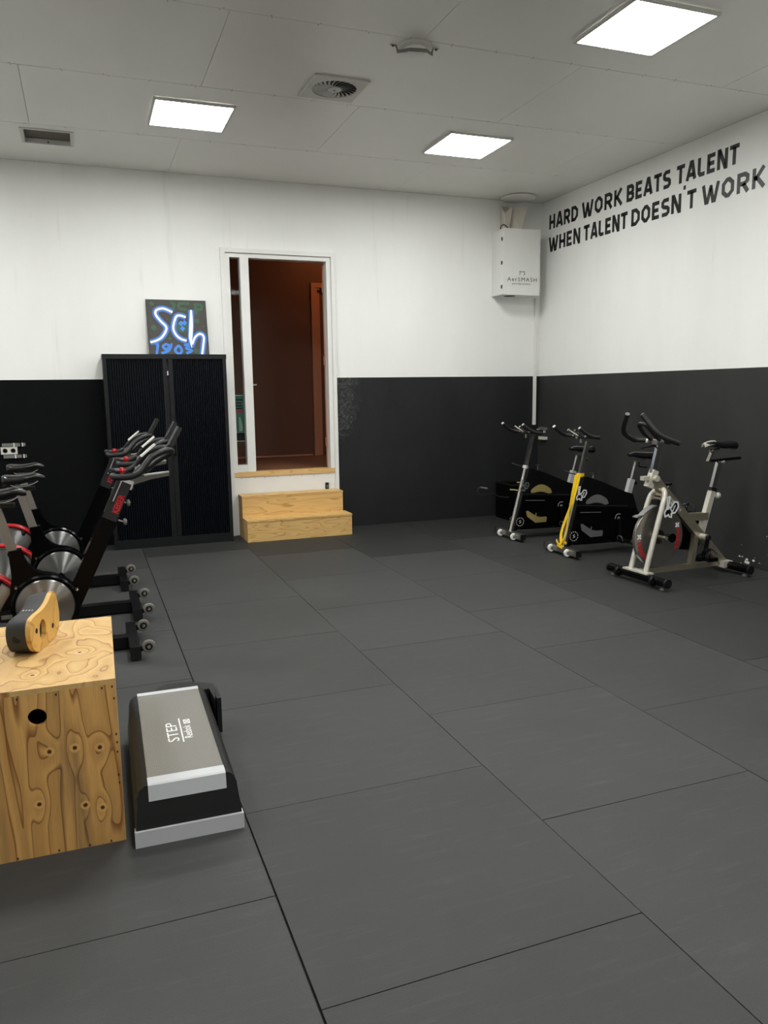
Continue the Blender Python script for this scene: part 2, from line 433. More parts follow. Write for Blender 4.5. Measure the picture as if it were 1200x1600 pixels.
# ================================================================== THE ROOM
# ---- floor: dark sub-floor carrying loose rubber mats, each a piece of its own
bm = new(); box(bm, XL, XR, YF, YB, -.12, -.012); floor = struct(obj('floor', bm, 'subfloor'))
xs = [XL, XL+.55, -1.545, -.545, .461, 1.468, 2.452, 3.440, 4.460, XR]
seams = {3: 2.213, 4: None, 5: None}
rows = {
 4: [-2.3, -1.3, -.3, .71, 1.719, 2.727, 3.731, 4.738, 5.715, 6.694, 7.696],
 5: [-2.75, -1.75, -.75, .25, 1.26, 2.271, 3.285, 4.311, 5.284, 6.254, 7.306, 8.27],
 6: [-2.1, -1.1, -.08, .93, 1.93, 2.93, 3.93, 4.797, 5.795, 6.803, 7.80],
 7: [-2.75, -1.75, -.73, .27, 1.27, 2.27, 3.275, 4.275, 5.275, 6.288, 7.29],
 3: [-2.8, -1.8, -.8, .21, 1.21, 2.213, 3.22, 4.242, 5.21, 6.232, 7.23, 8.2],
 8: [-2.3, -1.3, -.3, .7, 1.7, 2.7, 3.7, 4.7, 5.7, 6.7, 7.7],
 2: [-2.3, -1.3, -.3, .7, 1.7, 2.7, 3.7, 4.7, 5.7, 6.7, 7.7],
 1: [-2.8, -1.8, -.8, .2, 1.2, 2.2, 3.2, 4.2, 5.2, 6.2, 7.2, 8.2],
 0: [-2.3, -1.3, -.3, .7, 1.7, 2.7, 3.7, 4.7, 5.7, 6.7, 7.7]}
for ci in range(9):
    ys = [YF] + rows[ci] + [YB]
    for y0, y1 in zip(ys, ys[1:]):
        gx0 = .0035 if ci == 4 else .0018; gy = .0016
        x0, x1 = xs[ci]+gx0, xs[ci+1]-(.0035 if ci == 3 else .0018)
        cx, cy = (x0+x1)/2, (y0+y1)/2
        b = new(); box(b, x0-cx, x1-cx, y0+gy-cy, y1-gy-cy, -.014, 0)
        o = obj('floor_mat', b, 'mat_far' if (cy > 7.75 or (cy > 7.2 and ci >= 6)) else ('mat_right' if ci >= 7 and cy > 3.2 else ('mat_right2' if ci >= 6 and cy > 4.4 or ci >= 7 else 'mat')), floor, bevel=.0018)
        o.location = (cx, cy, random.uniform(-.0008, .0))
        o.rotation_euler = (0, 0, random.uniform(-.0011, .0011))

# ---- walls (white above the paint border, black below)
DX0, DX1, DZ1 = 1.437, 2.682, 3.06          # door surround, outer
OX0, OX1, OZ0, OZ1 = 1.46, 2.66, .0, 3.035  # hole in the wall
def wall_rect(bm, a0, a1, fn, holes=None):
    """wall face cut at the paint border; holes = (a0,a1,z0,z1)"""
    A = [a0, a1]; Z = [0, ZP, HC]
    if holes: A = [a0, holes[0], holes[1], a1]; Z = [0, ZP, holes[3], HC]
    for i in range(len(A)-1):
        for j in range(len(Z)-1):
            if holes and i == 1 and Z[j+1] <= holes[3]+1e-6: continue
            q = [fn(A[i], Z[j]), fn(A[i+1], Z[j]), fn(A[i+1], Z[j+1]), fn(A[i], Z[j+1])]
            vs = [bm.verts.new(p[0]) for p in q] + [bm.verts.new(p[1]) for p in q]
            mi = 0 if Z[j] >= ZP-1e-6 else 1
            for f in ((0, 1, 2, 3), (7, 6, 5, 4), (0, 4, 5, 1), (1, 5, 6, 2), (2, 6, 7, 3), (3, 7, 4, 0)):
                bm.faces.new([vs[k] for k in f]).material_index = mi
    bmesh.ops.remove_doubles(bm, verts=bm.verts, dist=1e-5)
    return bm
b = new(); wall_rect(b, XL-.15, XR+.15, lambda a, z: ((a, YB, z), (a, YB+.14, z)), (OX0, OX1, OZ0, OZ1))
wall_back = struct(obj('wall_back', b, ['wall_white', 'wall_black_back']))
b = new(); wall_rect(b, YF, YB, lambda a, z: ((XR, a, z), (XR+.14, a, z)))
wall_right = struct(obj('wall_right', b, ['wall_white', 'wall_black_right']))
b = new(); wall_rect(b, YF, YB, lambda a, z: ((XL, a, z), (XL-.14, a, z)))
wall_left = struct(obj('wall_left', b, ['wall_white', 'wall_white']))
b = new(); wall_rect(b, XL-.15, XR+.15, lambda a, z: ((a, YF, z), (a, YF-.14, z)))
wall_front = struct(obj('wall_front', b, ['wall_white', 'wall_white']))

# ---- ceiling of screwed boards
VX0, VX1, VY0, VY1 = -.325, .055, 7.52, 7.89       # recessed filter opening
b = new(); box(b, XL, XR, YF, YB, HC+.16, HC+.26); ceiling = struct(obj('ceiling', b, 'dark'))
def board(x0, x1, y0, y1):
    x0 += .0016; x1 -= .0016; y0 += .003; y1 -= .003
    b = new(); cx, cy = (x0+x1)/2, (y0+y1)/2
    if x0 < VX0 and x1 > VX1 and y0 < VY0 and y1 > VY1:
        for a0, a1, c0, c1 in ((x0, VX0, y0, y1), (VX1, x1, y0, y1), (VX0, VX1, y0, VY0), (VX0, VX1, VY1, y1)):
            box(b, a0-cx, a1-cx, c0-cy, c1-cy, 0, .015)
    else: box(b, x0-cx, x1-cx, y0-cy, y1-cy, 0, .015)
    o = obj('ceiling_panel', b, 'ceiling', ceiling); o.location = (cx, cy, HC+random.uniform(0, .0008)); return o
yrows = [YF, -2.4, -1.18, .04, 1.26, 2.48, 3.70, 4.92, 6.145, 7.39, YB]
screws = new()
for i, (y0, y1) in enumerate(zip(yrows, yrows[1:])):
    off = -.26 if i % 2 == 0 else .955
    xj = [XL] + [off+2.44*k for k in range(-3, 4) if XL+.05 < off+2.44*k < XR-.05] + [XR]
    for x0, x1 in zip(xj, xj[1:]):
        board(x0, x1, y0, y1)
    x = XL+.1
    while x < XR:
        for yy in (y0+.013, y1-.013):
            lathe(screws, [(.0035, -.0004), (.003, .001)], (x+random.uniform(-.02, .02), yy, HC-.0004), 'z', 6)
        x += .30
o = obj('screws', screws, 'vent_dark', ceiling); o['kind'] = 'stuff'

# ---- LED panels
LIGHTS = [(.955, 6.745), (3.42, 6.745), (3.40, 4.29), (.955, 4.29), (-1.53, 6.745), (-1.53, 4.29),
          (.955, 1.84), (3.42, 1.84), (.955, -.61), (3.42, -.61)]
LNAME = ['square LED ceiling panel above the black cabinet, left of the swirl vent',
         'square LED ceiling panel nearest the air purifier in the far corner',
         'large bright square LED ceiling panel at the top right, nearest the camera',
         'LED ceiling panel just above the frame between cabinet panel and camera',
         'LED ceiling panel left of the cabinet panel, outside the frame', 'LED ceiling panel over the left exercise bikes, outside the frame',
         'LED ceiling panel over the plywood box, outside the frame', 'LED ceiling panel by the right wall, outside the frame',
         'LED ceiling panel behind the camera on the left', 'LED ceiling panel behind the camera on the right']
for (lx, ly), nm in zip(LIGHTS, LNAME):
    t = thing('ceiling_light', nm, 'light', (lx, ly, HC), 0, 'LED ceiling panels')
    b = new(); o = .31; i = .292
    for a in ((-o, o, -o, -i), (-o, o, i, o), (-o, -i, -i, i), (i, o, -i, i)): box(b, a[0], a[1], a[2], a[3], -.022, -.001)
    obj('frame', b, 'vent_white', t)
    b = new(); box(b, -i, i, -i, i, -.016, -.004); obj('diffuser', b, 'led', t)

# ---- swirl air diffuser
t = thing('air_vent', 'white square ceiling vent with a round swirl of blades', 'vent', (1.88, 5.855, HC))
b = new(); plate_hole(b, -.205, .205, -.215, .215, 0, 0, .165, -.012, -.001, XY, 48); obj('face_plate', b, 'vent_white', t, bevel=0)
b = new(); disc(b, (0, 0, -.002), .17, .003, 'z', 40); obj('backing', b, 'vent_dark', t)
b = new(); disc(b, (0, 0, -.011), .052, .012, 'z', 24); hub = obj('hub', b, 'vent_white', t, True)
b = new(); disc(b, (0, 0, -.0185), .006, .004, 'z', 10); obj('screw', b, 'charcoal', hub)
vane_me = None
for k in range(24):
    if vane_me is None:
        b = new(); R0, R1 = .05, .167; n = 5; top, bot = [], []
        prof = []
        for q in range(n+1):
            r = R0+(R1-R0)*q/n; sw = .35*(q/n)**1.3; hw = .0035+.0085*q/n
            prof.append((r*math.cos(sw), r*math.sin(sw), hw, sw))
        for (x, y, hw, sw) in prof:
            nx, ny = -math.sin(sw), math.cos(sw)
            top.append([b.verts.new((x+nx*hw, y+ny*hw, -.006)), b.verts.new((x-nx*hw, y-ny*hw, -.013))])
            bot.append([b.verts.new((x+nx*hw, y+ny*hw, -.0045)), b.verts.new((x-nx*hw, y-ny*hw, -.0115))])
        for q in range(n):
            b.faces.new((top[q][0], top[q+1][0], top[q+1][1], top[q][1])); b.faces.new((bot[q][1], bot[q+1][1], bot[q+1][0], bot[q][0]))
            b.faces.new((top[q+1][0], top[q][0], bot[q][0], bot[q+1][0])); b.faces.new((top[q][1], top[q+1][1], bot[q+1][1], bot[q][1]))
        o = obj('vane', b, 'vent_white', t); vane_me = o.data
    else:
        o = bpy.data.objects.new('vane', vane_me); COL.objects.link(o); o.parent = t
    o.rotation_euler = (0, 0, 2*PI*k/24)

# ---- recessed filter vent
t = thing('filter_vent', 'small recessed ceiling vent with a brown filter and thin white rim', 'vent', ((VX0+VX1)/2, (VY0+VY1)/2, HC))
hx, hy = (VX1-VX0)/2, (VY1-VY0)/2
b = new()
for a in ((-hx-.022, hx+.022, -hy-.022, -hy), (-hx-.022, hx+.022, hy, hy+.022), (-hx-.022, -hx, -hy, hy), (hx, hx+.022, -hy, hy)): box(b, *a, -.008, -.0005)
obj('rim', b, 'vent_white', t)
b = new()
for a in ((-hx, hx, -hy, -hy+.006), (-hx, hx, hy-.006, hy), (-hx, -hx+.006, -hy+.006, hy-.006), (hx-.006, hx, -hy+.006, hy-.006)): box(b, *a, -.0004, .11)
obj('shaft', b, 'vent_white', t)
b = new(); box(b, -hx+.006, hx-.006, -hy+.006, hy-.006, .030, .040); obj('filter', b, 'vent_filter', t)
b = new(); box(b, -.006, .006, hy-.02, hy-.006, .0, .012); obj('catch', b, 'charcoal', t)

# ---- ceiling smoke detector with its bent guard strip
t = thing('smoke_detector', 'round white ceiling detector held by a bent metal strip', 'detector', (2.165, 5.01, HC))
b = new(); lathe(b, [(.105, -.0005), (.105, -.012), (.092, -.020)], (0, 0, 0), 'z', 36); obj('base', b, 'vent_white', t, True)
b = new(); lathe(b, [(.070, -.020), (.068, -.034), (.058, -.046), (.03, -.052), (0, -.053)], (0, 0, 0), 'z', 32); obj('dome', b, 'white_plastic', t, True)
b = new(); gp = [(-.165, .02, -.006), (-.125, .02, -.008), (-.118, .01, -.045), (-.06, -.055, -.05), (.045, -.075, -.05), (.11, -.02, -.045), (.118, -.012, -.008), (.158, -.015, -.006)]
ribbon3(b, gp, .022, .0025, [(0, 1, 0), (0, 1, 0), (0, .3, 1), (0, .1, 1), (0, .1, 1), (0, .3, 1), (0, 1, 0), (0, 1, 0)])
obj('guard_strip', b, 'grey_metal', t)
for sx, sy in ((-.148, .02), (.142, -.014)):
    b = new(); disc(b, (sx, sy, -.011), .007, .008, 'z', 10); obj('screw', b, 'charcoal', t)

# ================================================================== DOORWAY
FZ = .697   # corridor floor level
d1 = bpy.data.objects.new('door_1', None); COL.objects.link(d1); d1.location = (0, 0, 0); d1['kind'] = 'structure'
# architrave (outer moulding), mitred look by two boards each
b = new(); box(b, DX0, DX0+.048, YB-.036, YB+.0, .0, DZ1-.042); obj('architrave', b, 'frame_white', d1, bevel=.009)
b = new(); box(b, DX1-.04, DX1, YB-.036, YB, .0, DZ1-.042); obj('architrave', b, 'frame_white', d1, bevel=.009)
b = new(); box(b, DX0, DX1, YB-.036, YB, DZ1-.042, DZ1); obj('architrave', b, 'frame_white', d1, bevel=.009)
# frame: jambs, head, mullion, sidelight rails
fy0, fy1 = YB-.012, YB+.10
b = new(); box(b, DX0+.045, 1.533, fy0, fy1, OZ0, 2.972); obj('jamb', b, 'frame_white', d1, bevel=.003)
b = new(); box(b, 2.592, DX1-.036, fy0, fy1, FZ, 2.972); obj('jamb', b, 'frame_white', d1, bevel=.003)
b = new(); box(b, DX0+.045, DX1-.036, fy0, fy1, 2.972, 3.026); obj('head', b, 'frame_white', d1, bevel=.003)
b = new(); box(b, 1.642, 1.733, fy0-.006, fy1, FZ+.002, 2.972); obj('mullion', b, 'frame_white', d1, bevel=.004)
b = new(); box(b, 1.533, 1.642, fy0, fy1, FZ+.002, FZ+.078); obj('bottom_rail', b, 'frame_white', d1, bevel=.003)
b = new(); box(b, 1.533, 1.642, YB+.045, YB+.051, FZ+.078, 2.972)
t = NT('clear_glass'); glass_m = t.out((.9, .95, .93, 1), .02); t.b.inputs['Transmission Weight'].default_value = 1.0; t.b.inputs['IOR'].default_value = 1.12; t.b.inputs['Specular IOR Level'].default_value = .1
obj('glass_pane', b, glass_m, d1)
M['pine'] = mat_ply('pine_board', (.72, .47, .20, 1), (.50, .27, .08, 1), (.5, 6, 6), [], 9, 0, 1.2)
b = new(); box(b, 1.495, 2.652, YB-.018, YB+.10, .645, FZ); obj('threshold', b, 'pine', d1, bevel=.003)
b = new(); box(b, 1.485, 2.645, YB-.008, YB+.05, .0, .645); obj('riser_panel', b, 'frame_white', d1)
for k in range(8):
    b = new(); disc(b, (1.56+.14*k+random.uniform(-.02, .02), YB-.0085, .625+random.uniform(-.006, .004)), .004, .003, 'y', 8); obj('screw', b, 'strip_grey', d1)
# latch bits on the mullion and hinges on the jamb
b = new(); box(b, 1.733, 1.739, YB+.03, YB+.06, 1.60, 1.70); box(b, 1.735, 1.775, YB-.01, YB+.02, 1.635, 1.652); obj('strike_plate', b, 'dull_chrome', d1)
# open door leaf, swung away into the corridor
leaf = thing('door_leaf', 'brown door leaf swung open into the corridor, seen edge-on in the doorway', 'door', (2.588, YB+.115, FZ+.012), math.radians(-21.5))
b = new(); box(b, .002, .042, .0, .86, 0, 2.25); obj('leaf', b, 'brown_wall', leaf, bevel=.002)
b = new(); box(b, -.004, .010, -.003, .002, .0, 2.25); obj('edge_strip', b, 'door_edge', leaf)
for hz in (.28, 1.2, 2.0):
    b = new(); tube(b, [(-.004, -.006, hz-.05), (-.004, -.006, hz+.05)], .008, 8); obj('hinge', b, 'brown_frame', leaf, True)
b = new(); tube(b, [(.0, .80, .98), (-.045, .80, .98), (-.05, .69, .98)], .009, 8); obj('lever_handle', b, 'dull_chrome', leaf, True)

# switch plate with two rockers on the riser panel
t = thing('switch_plate', 'small black and white switch pair on the white panel above the steps', 'switch', (2.568, YB-.0085, .485))
b = new(); box(b, -.046, -.008, -.012, 0, -.048, .048); obj('black_switch', b, 'black_matt', t, bevel=.003)
b = new(); box(b, .010, .046, -.012, 0, -.046, .046); obj('white_switch', b, 'white_plastic', t, bevel=.003)
b = new(); box(b, -.034, -.018, -.015, -.012, -.01, .02); obj('toggle', b, 'strip_grey', t)

# corridor behind
CY = 10.34
M['corridor_floor'] = mat_ply('brown_boards', (.20, .085, .045, 1), (.10, .04, .02, 1), (.5, 5, 5), [], 8, 0, 1.0)
b = new(); box(b, .4, 4.6, YB+.10, CY, FZ-.12, FZ); struct(obj('floor_corridor', b, 'corridor_floor'))
b = new(); box(b, .4, 4.6, CY, CY+.1, FZ-.12, 3.76); wc = struct(obj('wall_corridor', b, 'brown_wall'))
b = new(); box(b, .3, .4, YB+.14, CY+.1, FZ-.12, 3.76); struct(obj('wall_corridor_left', b, 'brown_wall'))
b = new(); box(b, 4.6, 4.7, YB+.14, CY+.1, FZ-.12, 3.76); struct(obj('wall_corridor_right', b, 'brown_wall'))
b = new(); box(b, .3, 4.7, YB+.14, CY+.1, 3.76, 3.86); struct(obj('ceiling_corridor', b, 'brown_wall'))
b = new(); box(b, .4, 2.9, CY-.014, CY, FZ, FZ+.02); struct(obj('baseboard_corridor', b, 'brown_frame'))
d2 = bpy.data.objects.new('door_2', None); COL.objects.link(d2); d2['kind'] = 'structure'
b = new()
for a in ((2.925, 2.985, FZ, 2.99), (3.86, 3.92, FZ, 2.99), (2.985, 3.86, 2.93, 2.99)): box(b, a[0], a[1], CY-.035, CY, a[2], a[3])
obj('frame', b, 'brown_frame', d2, bevel=.004)
b = new(); box(b, 2.985, 3.86, CY-.012, CY, FZ, 2.93); obj('leaf', b, 'brown_wall', d2)
b = new(); box(b, 2.985, 3.04, CY-.026, CY-.012, FZ, 2.93); obj('stop', b, 'brown_frame', d2)
b = new(); box(b, 3.01, 3.115, CY-.030, CY-.026, 2.862, 2.90); obj('sign', b, 'black_print', d2)
t = thing('corridor_lamp', 'dim warm ceiling lamp in the brown corridor beyond the doorway', 'lamp', (3.25, 9.65, 3.76))
b = new(); lathe(b, [(.11, 0), (.11, -.03)], (0, 0, 0), 'z', 24); obj('base', b, 'brown_frame', t)
b = new(); lathe(b, [(.10, -.03), (.095, -.06), (.06, -.085), (0, -.09)], (0, 0, 0), 'z', 24); obj('shade', b, 'warm_lamp', t, True)

# notice behind the sidelight glass
M['poster_green'] = plain('green_print', (.05, .17, .13, 1), .6, var=.1, scale=8)
t = thing('wall_notice', 'green notice with red line behind the narrow sidelight glass', 'notice', (1.60, YB+.075, 1.03))
b = new(); box(b, -.060, .045, 0, .003, 0, .505); obj('paper', b, 'white_print', t)
b = new(); box(b, -.056, .039, -.001, -.0001, .10, .498); obj('green_field', b, 'poster_green', t)
b = new(); box(b, -.056, .039, -.001, -.0001, .008, .098); obj('dark_field', b, 'dark', t)
b = new(); box(b, -.056, .024, -.0016, -.001, .315, .342); obj('red_line', b, 'red_print', t)
for zz, x1 in ((.455, .03), (.42, .012), (.39, .02), (.36, .024)):
    b = new(); box(b, -.052, x1, -.0016, -.001, zz-.008, zz+.006); obj('text_line', b, 'dark', t)
M['mint'] = plain('mint_print', (.28, .45, .38, 1), .6)
b = new(); prism(b, [(-.02, .11), (.018, .115), (.02, .17), (-.004, .27), (-.02, .26)], -.0017, -.001, XZ); obj('bottle_picture', b, 'mint', t)

# ---- wooden steps
M['step_wood'] = mat_ply('varnished_pine_steps', (.70, .45, .17, 1), (.42, .22, .055, 1), (1.1, 5, 7), [(.3, -.2, .11, .10, .22), (.75, -.45, .1, .1, .2)], 9, 0, 1.3)
t = thing('wooden_steps', 'two-step pale pine box staircase below the doorway', 'steps', (1.52, YB, 0))
W = 1.155
b = new(); box(b, 0, W, -.488, -.47, 0, .213); obj('riser', b, 'step_wood', t, bevel=.002)
b = new(); box(b, -.002, W+.003, -.494, -.238, .213, .232); obj('tread', b, 'step_wood', t, bevel=.003)
b = new(); box(b, 0, W-.02, -.238, -.22, .0, .441); obj('riser', b, 'step_wood', t, bevel=.002)
b = new(); box(b, -.002, W-.018, -.242, -.026, .441, .460); obj('tread', b, 'step_wood', t, bevel=.003)
sp = [(-.47, 0), (-.024, 0), (-.024, .440), (-.22, .440), (-.22, .212), (-.47, .212)]
b = new(); prism(b, sp, .001, .019, lambda a, c, h: (h, a, c)); obj('side_panel', b, 'step_wood', t)
b = new(); prism(b, sp, W-.045, W-.027, lambda a, c, h: (h, a, c)); obj('side_panel', b, 'step_wood', t)

# ================================================================== CABINET
CX0, CX1, CYF = .200, 1.400, 8.195
t = thing('tambour_cabinet', 'tall black metal cabinet with two ribbed tambour doors', 'cabinet', (CX0, CYF, 0))
W, D, HH = 1.2, YB-CYF-.012, 1.952
M['cab'] = plain('cabinet_black', (.0055, .0065, .0070, 1), .35, scale=10, var=.05, **{'Specular IOR Level': .35})
M['cab_rib'] = plain('tambour_black', (.0018, .0026, .0048, 1), .36, scale=10, var=.05, **{'Specular IOR Level': .16})
b = new(); box(b, 0, .036, 0, D, .0, HH-.045); obj('side', b, 'cab', t, bevel=.002)
b = new(); box(b, W-.036, W, 0, D, .0, HH-.045); obj('side', b, 'cab', t, bevel=.002)
b = new(); box(b, -.004, W+.004, -.004, D, HH-.045, HH); obj('top', b, 'cab', t, bevel=.003)
b = new(); box(b, .036, W-.036, .004, D-.02, 0, .095); obj('plinth', b, 'cab', t, bevel=.002)
b = new(); box(b, .036, W-.036, D-.02, D-.004, .0, HH-.045); obj('back', b, 'cab', t)
b = new(); box(b, .60, .625, .025, .04, .095, HH-.045); obj('gap_post', b, 'dark', t)
def tambour(x0, x1):
    n = 23; b = new(); prof = []
    p = (x1-x0)/n
    for k in range(n):
        xx = x0+p*k
        prof += [(xx, .024), (xx+p*.16, .016), (xx+p*.5, .0135), (xx+p*.84, .016)]
    prof += [(x1, .024), (x1, .034), (x0, .034)]
    prism(b, prof, .096, HH-.046, XY); return b
for x0, x1, st in ((.036, .565, (.565, .604)), (.665, W-.036, (.624, .665))):
    dr = obj('tambour_door', tambour(x0, x1), 'cab_rib', t, False)
    b = new(); box(b, st[0], st[1], .006, .034, .096, HH-.046); obj('edge_stile', b, 'cab', dr, bevel=.003)
b = new(); box(b, .608, .618, .004, .024, 1.742, 1.785); obj('label_tag', b, 'white_plastic', t)
b = new(); box(b, .630, .652, -.006, .006, .93, 1.04); obj('handle', b, 'black_gloss', t, bevel=.004)

# ---- painting leaning on the wall on top of the cabinet
t = thing('canvas_painting', 'dark canvas with white and blue neon style Sch lettering leaning above the cabinet', 'painting', (.665, YB-.135, 1.9575))
t.rotation_euler = (math.radians(-11), 0, 0)
PW, PH = .595, .565
M['canvas'] = plain('charcoal_canvas', (.055, .050, .046, 1), .7, var=.22, scale=9)
M['canvas_edge'] = plain('black_canvas_edge', (.012, .012, .012, 1), .7)
M['blue_paint'] = plain('blue_paint', (.035, .22, .72, 1), .5, var=.15)
M['dkblue_paint'] = plain('deep_blue_paint', (.03, .13, .42, 1), .5, var=.15)
M['green_paint'] = plain('dull_green_paint', (.035, .105, .05, 1), .6, var=.25, scale=20)
M['white_paint'] = plain('white_paint', (.86, .89, .92, 1), .4, var=.03)
b = new(); box(b, 0, PW, .0, .02, 0, PH); obj('canvas', b, 'canvas', t)
b = new()
for a in ((-.003, 0, -.003, PH+.003), (PW, PW+.003, -.003, PH+.003)): box(b, a[0], a[1], -.001, .02, a[2], a[3])
box(b, 0, PW, -.001, .02, PH, PH+.003); obj('edge', b, 'canvas_edge', t)
def pt(zx, zy):                       # picture drawn on a 727 x 690 grid, origin at its top left
    y = (zy-130)/690.0; x0 = 228+40*y; x1 = 958+52*y
    return ((zx-x0)/(x1-x0)*PW, (1-y)*PH)
def paint(name, mat, strokes, wd, lay, closed=False, n=5):
    h = -.0006*lay
    for s in strokes:
        b = new(); q = [pt(*k) for k in s]
        if len(q) > 2: q = [(v.x, v.y) for v in spline([(a, c, 0) for a, c in q], n, closed)]
        q = [(min(max(a, .003), PW-.003), min(max(c, .003), PH-.003)) for a, c in q]
        stroke(b, q, wd, XZ, h, h+.0005, closed); obj(name, b, mat, t)
def blobs(name, mat, L, lay):
    for (x, y, r) in L:
        b = new(); a, c = pt(x, y); lathe(b, [(r, -.0006*lay), (r*.9, -.0006*lay-.0003)], (a, 0, c), 'y', 16)
        obj(name, b, mat, t)
blobs('green_dot', 'green_paint', [(300, 180, .022), (318, 482, .027), (855, 393, .026), (520, 620, .016), (670, 470, .062), (845, 770, .025), (940, 455, .009), (490, 375, .008), (275, 395, .008), (712, 560, .008)], 1)
paint('green_letter', 'green_paint', [[(520, 160), (570, 175), (555, 250), (520, 225)], [(760, 170), (640, 170), (640, 235), (730, 245)], [(830, 165), (850, 300)], [(850, 175), (910, 185), (905, 240), (850, 240)]], .030, 2)
S1 = [(550, 285), (440, 240), (355, 262), (345, 320), (400, 395), (470, 470), (462, 535), (410, 610), (340, 650), (275, 668)]
C1 = [(715, 345), (650, 325), (600, 335), (570, 410), (560, 500), (600, 580), (660, 625), (725, 645)]
H1 = [(780, 250), (782, 360), (780, 480), (775, 620), (790, 735)]
H2 = [(795, 690), (830, 600), (890, 555), (940, 590), (935, 700), (920, 818)]
paint('blue_outline', 'dkblue_paint', [S1, C1, H1, H2], .062, 3)
paint('blue_glow', 'blue_paint', [S1, C1, H1, H2], .046, 4)
paint('inner_outline', 'dkblue_paint', [S1, C1, H1, H2], .034, 5)
paint('white_letter', 'white_paint', [S1, C1, H2], .022, 6)
paint('white_letter', 'white_paint', [H1], [.018+.020*min(1, k/8) if k < 15 else max(.003, .038-.006*(k-14)) for k in range(21)], 7)
paint('blue_digit', 'blue_paint', [[(335, 690), (365, 690), (360, 760), (350, 818)], [(520, 720), (470, 690), (430, 720), (470, 755), (530, 700), (500, 770), (410, 805)], [(690, 700), (760, 690), (720, 740), (790, 770), (720, 805)]], .026, 4)
paint('blue_digit', 'blue_paint', [[(625, 710), (665, 770), (625, 812), (580, 765)]], .026, 4, True)
for (x, y) in ((655, 425), (700, 415), (675, 490)):
    b = new(); a, c = pt(x, y); prism(b, [(a-.026, c), (a, c-.03), (a+.026, c), (a, c+.03)], -.0036, -.003, XZ); obj('blue_diamond', b, 'blue_paint', t)

# ================================================================== AIR PURIFIER, CONDUIT, SOCKETS
t = thing('air_purifier', 'white AerSMASH wall unit mounted high in the far right corner', 'purifier', (4.655, YB-.002, 2.657))
AIR = t; W, D, HH = .48, .285, .735
b = new(); box(b, 0, W, -D+.012, 0, 0, HH); obj('housing', b, 'unit', t, bevel=.004)
b = new(); box(b, .0, W+.006, -D, -D+.011, -.006, HH+.004); dr = obj('door', b, 'unit', t, bevel=.003)
for z in (.085, .355, .622):
    b = new(); box(b, -.004, .0, -D+.028, -D+.055, z-.02, z+.02); obj('catch', b, 'black_matt', t, bevel=.001)
FN = lambda a, c, h: (a, -D-h, c)
text('brand_lettering', 'AerSMASH', .062, 'black_print', dr, FN, 1.25, 0, .395, org=(.05, .150))
text('tagline', 'pure improvement', .03, 'black_print', dr, FN, 1.0, 0, .245, org=(.115, .112))
b = new(); stroke(b, [(.215, .218), (.215, .262), (.232, .255), (.246, .262), (.260, .255), (.276, .262), (.280, .228), (.268, .218)], .006, FN, .0, .0012); obj('logo', b, 'black_print', dr)
b = new(); lathe(b, [(.07, -.002), (.07, .0)], (.17, -.13, -.001), 'z', 20); obj('bottom_grille', b, 'vent_dark', t)
# folded duct on top, open towards the room
dct = thing('air_duct', 'beige folded duct between the AerSMASH unit and the ceiling', 'duct', (4.655, YB-.002, 2.657+.735))
b = new()
lo = [(.03, -.25, .003), (.10, -.22, .003), (.17, -.09, .003), (.30, -.16, .003), (.30, -.02, .003), (.11, -.02, .003)]
hi = [(.02, -.26, .175), (.155, -.20, .262), (.17, -.08, .29), (.385, -.15, .285), (.385, -.02, .31), (.11, -.02, .30)]
for i in range(6):
    j = (i+1) % 6
    P = [Vector(lo[i]), Vector(lo[j]), Vector(hi[j]), Vector(hi[i])]
    n = (P[1]-P[0]).cross(P[3]-P[0]).normalized()*.003
    A = [b.verts.new(q) for q in P]; B = [b.verts.new(q+n) for q in P]
    b.faces.new(A); b.faces.new(B[::-1])
    for k in range(4): b.faces.new((A[k], A[(k+1) % 4], B[(k+1) % 4], B[k]))
obj('folded_sheet', b, 'duct', dct)
b = new(); lathe(b, [(.20, .368), (.19, .352), (.17, .348)], (.24, -.19, 0), 'z', 32); obj('ceiling_collar', b, 'ceiling', dct, True)
b = new(); tube(b, spline([(.002, -.20, .004), (.0, -.22, .034), (.012, -.268, .040), (.06, -.275, .004)], 8), .006, 8)
obj('power_cable', b, 'black_matt', AIR, True).location = (0, 0, .735)
# conduit
t = thing('conduit', 'thin white conduit running down the far corner below the AerSMASH unit', 'pipe', (5.262, YB-.017, 0))
b = new(); box(b, -.015, .015, -.016, .016, 1.115, 2.652); obj('cover', b, 'white_plastic', t, bevel=.004)
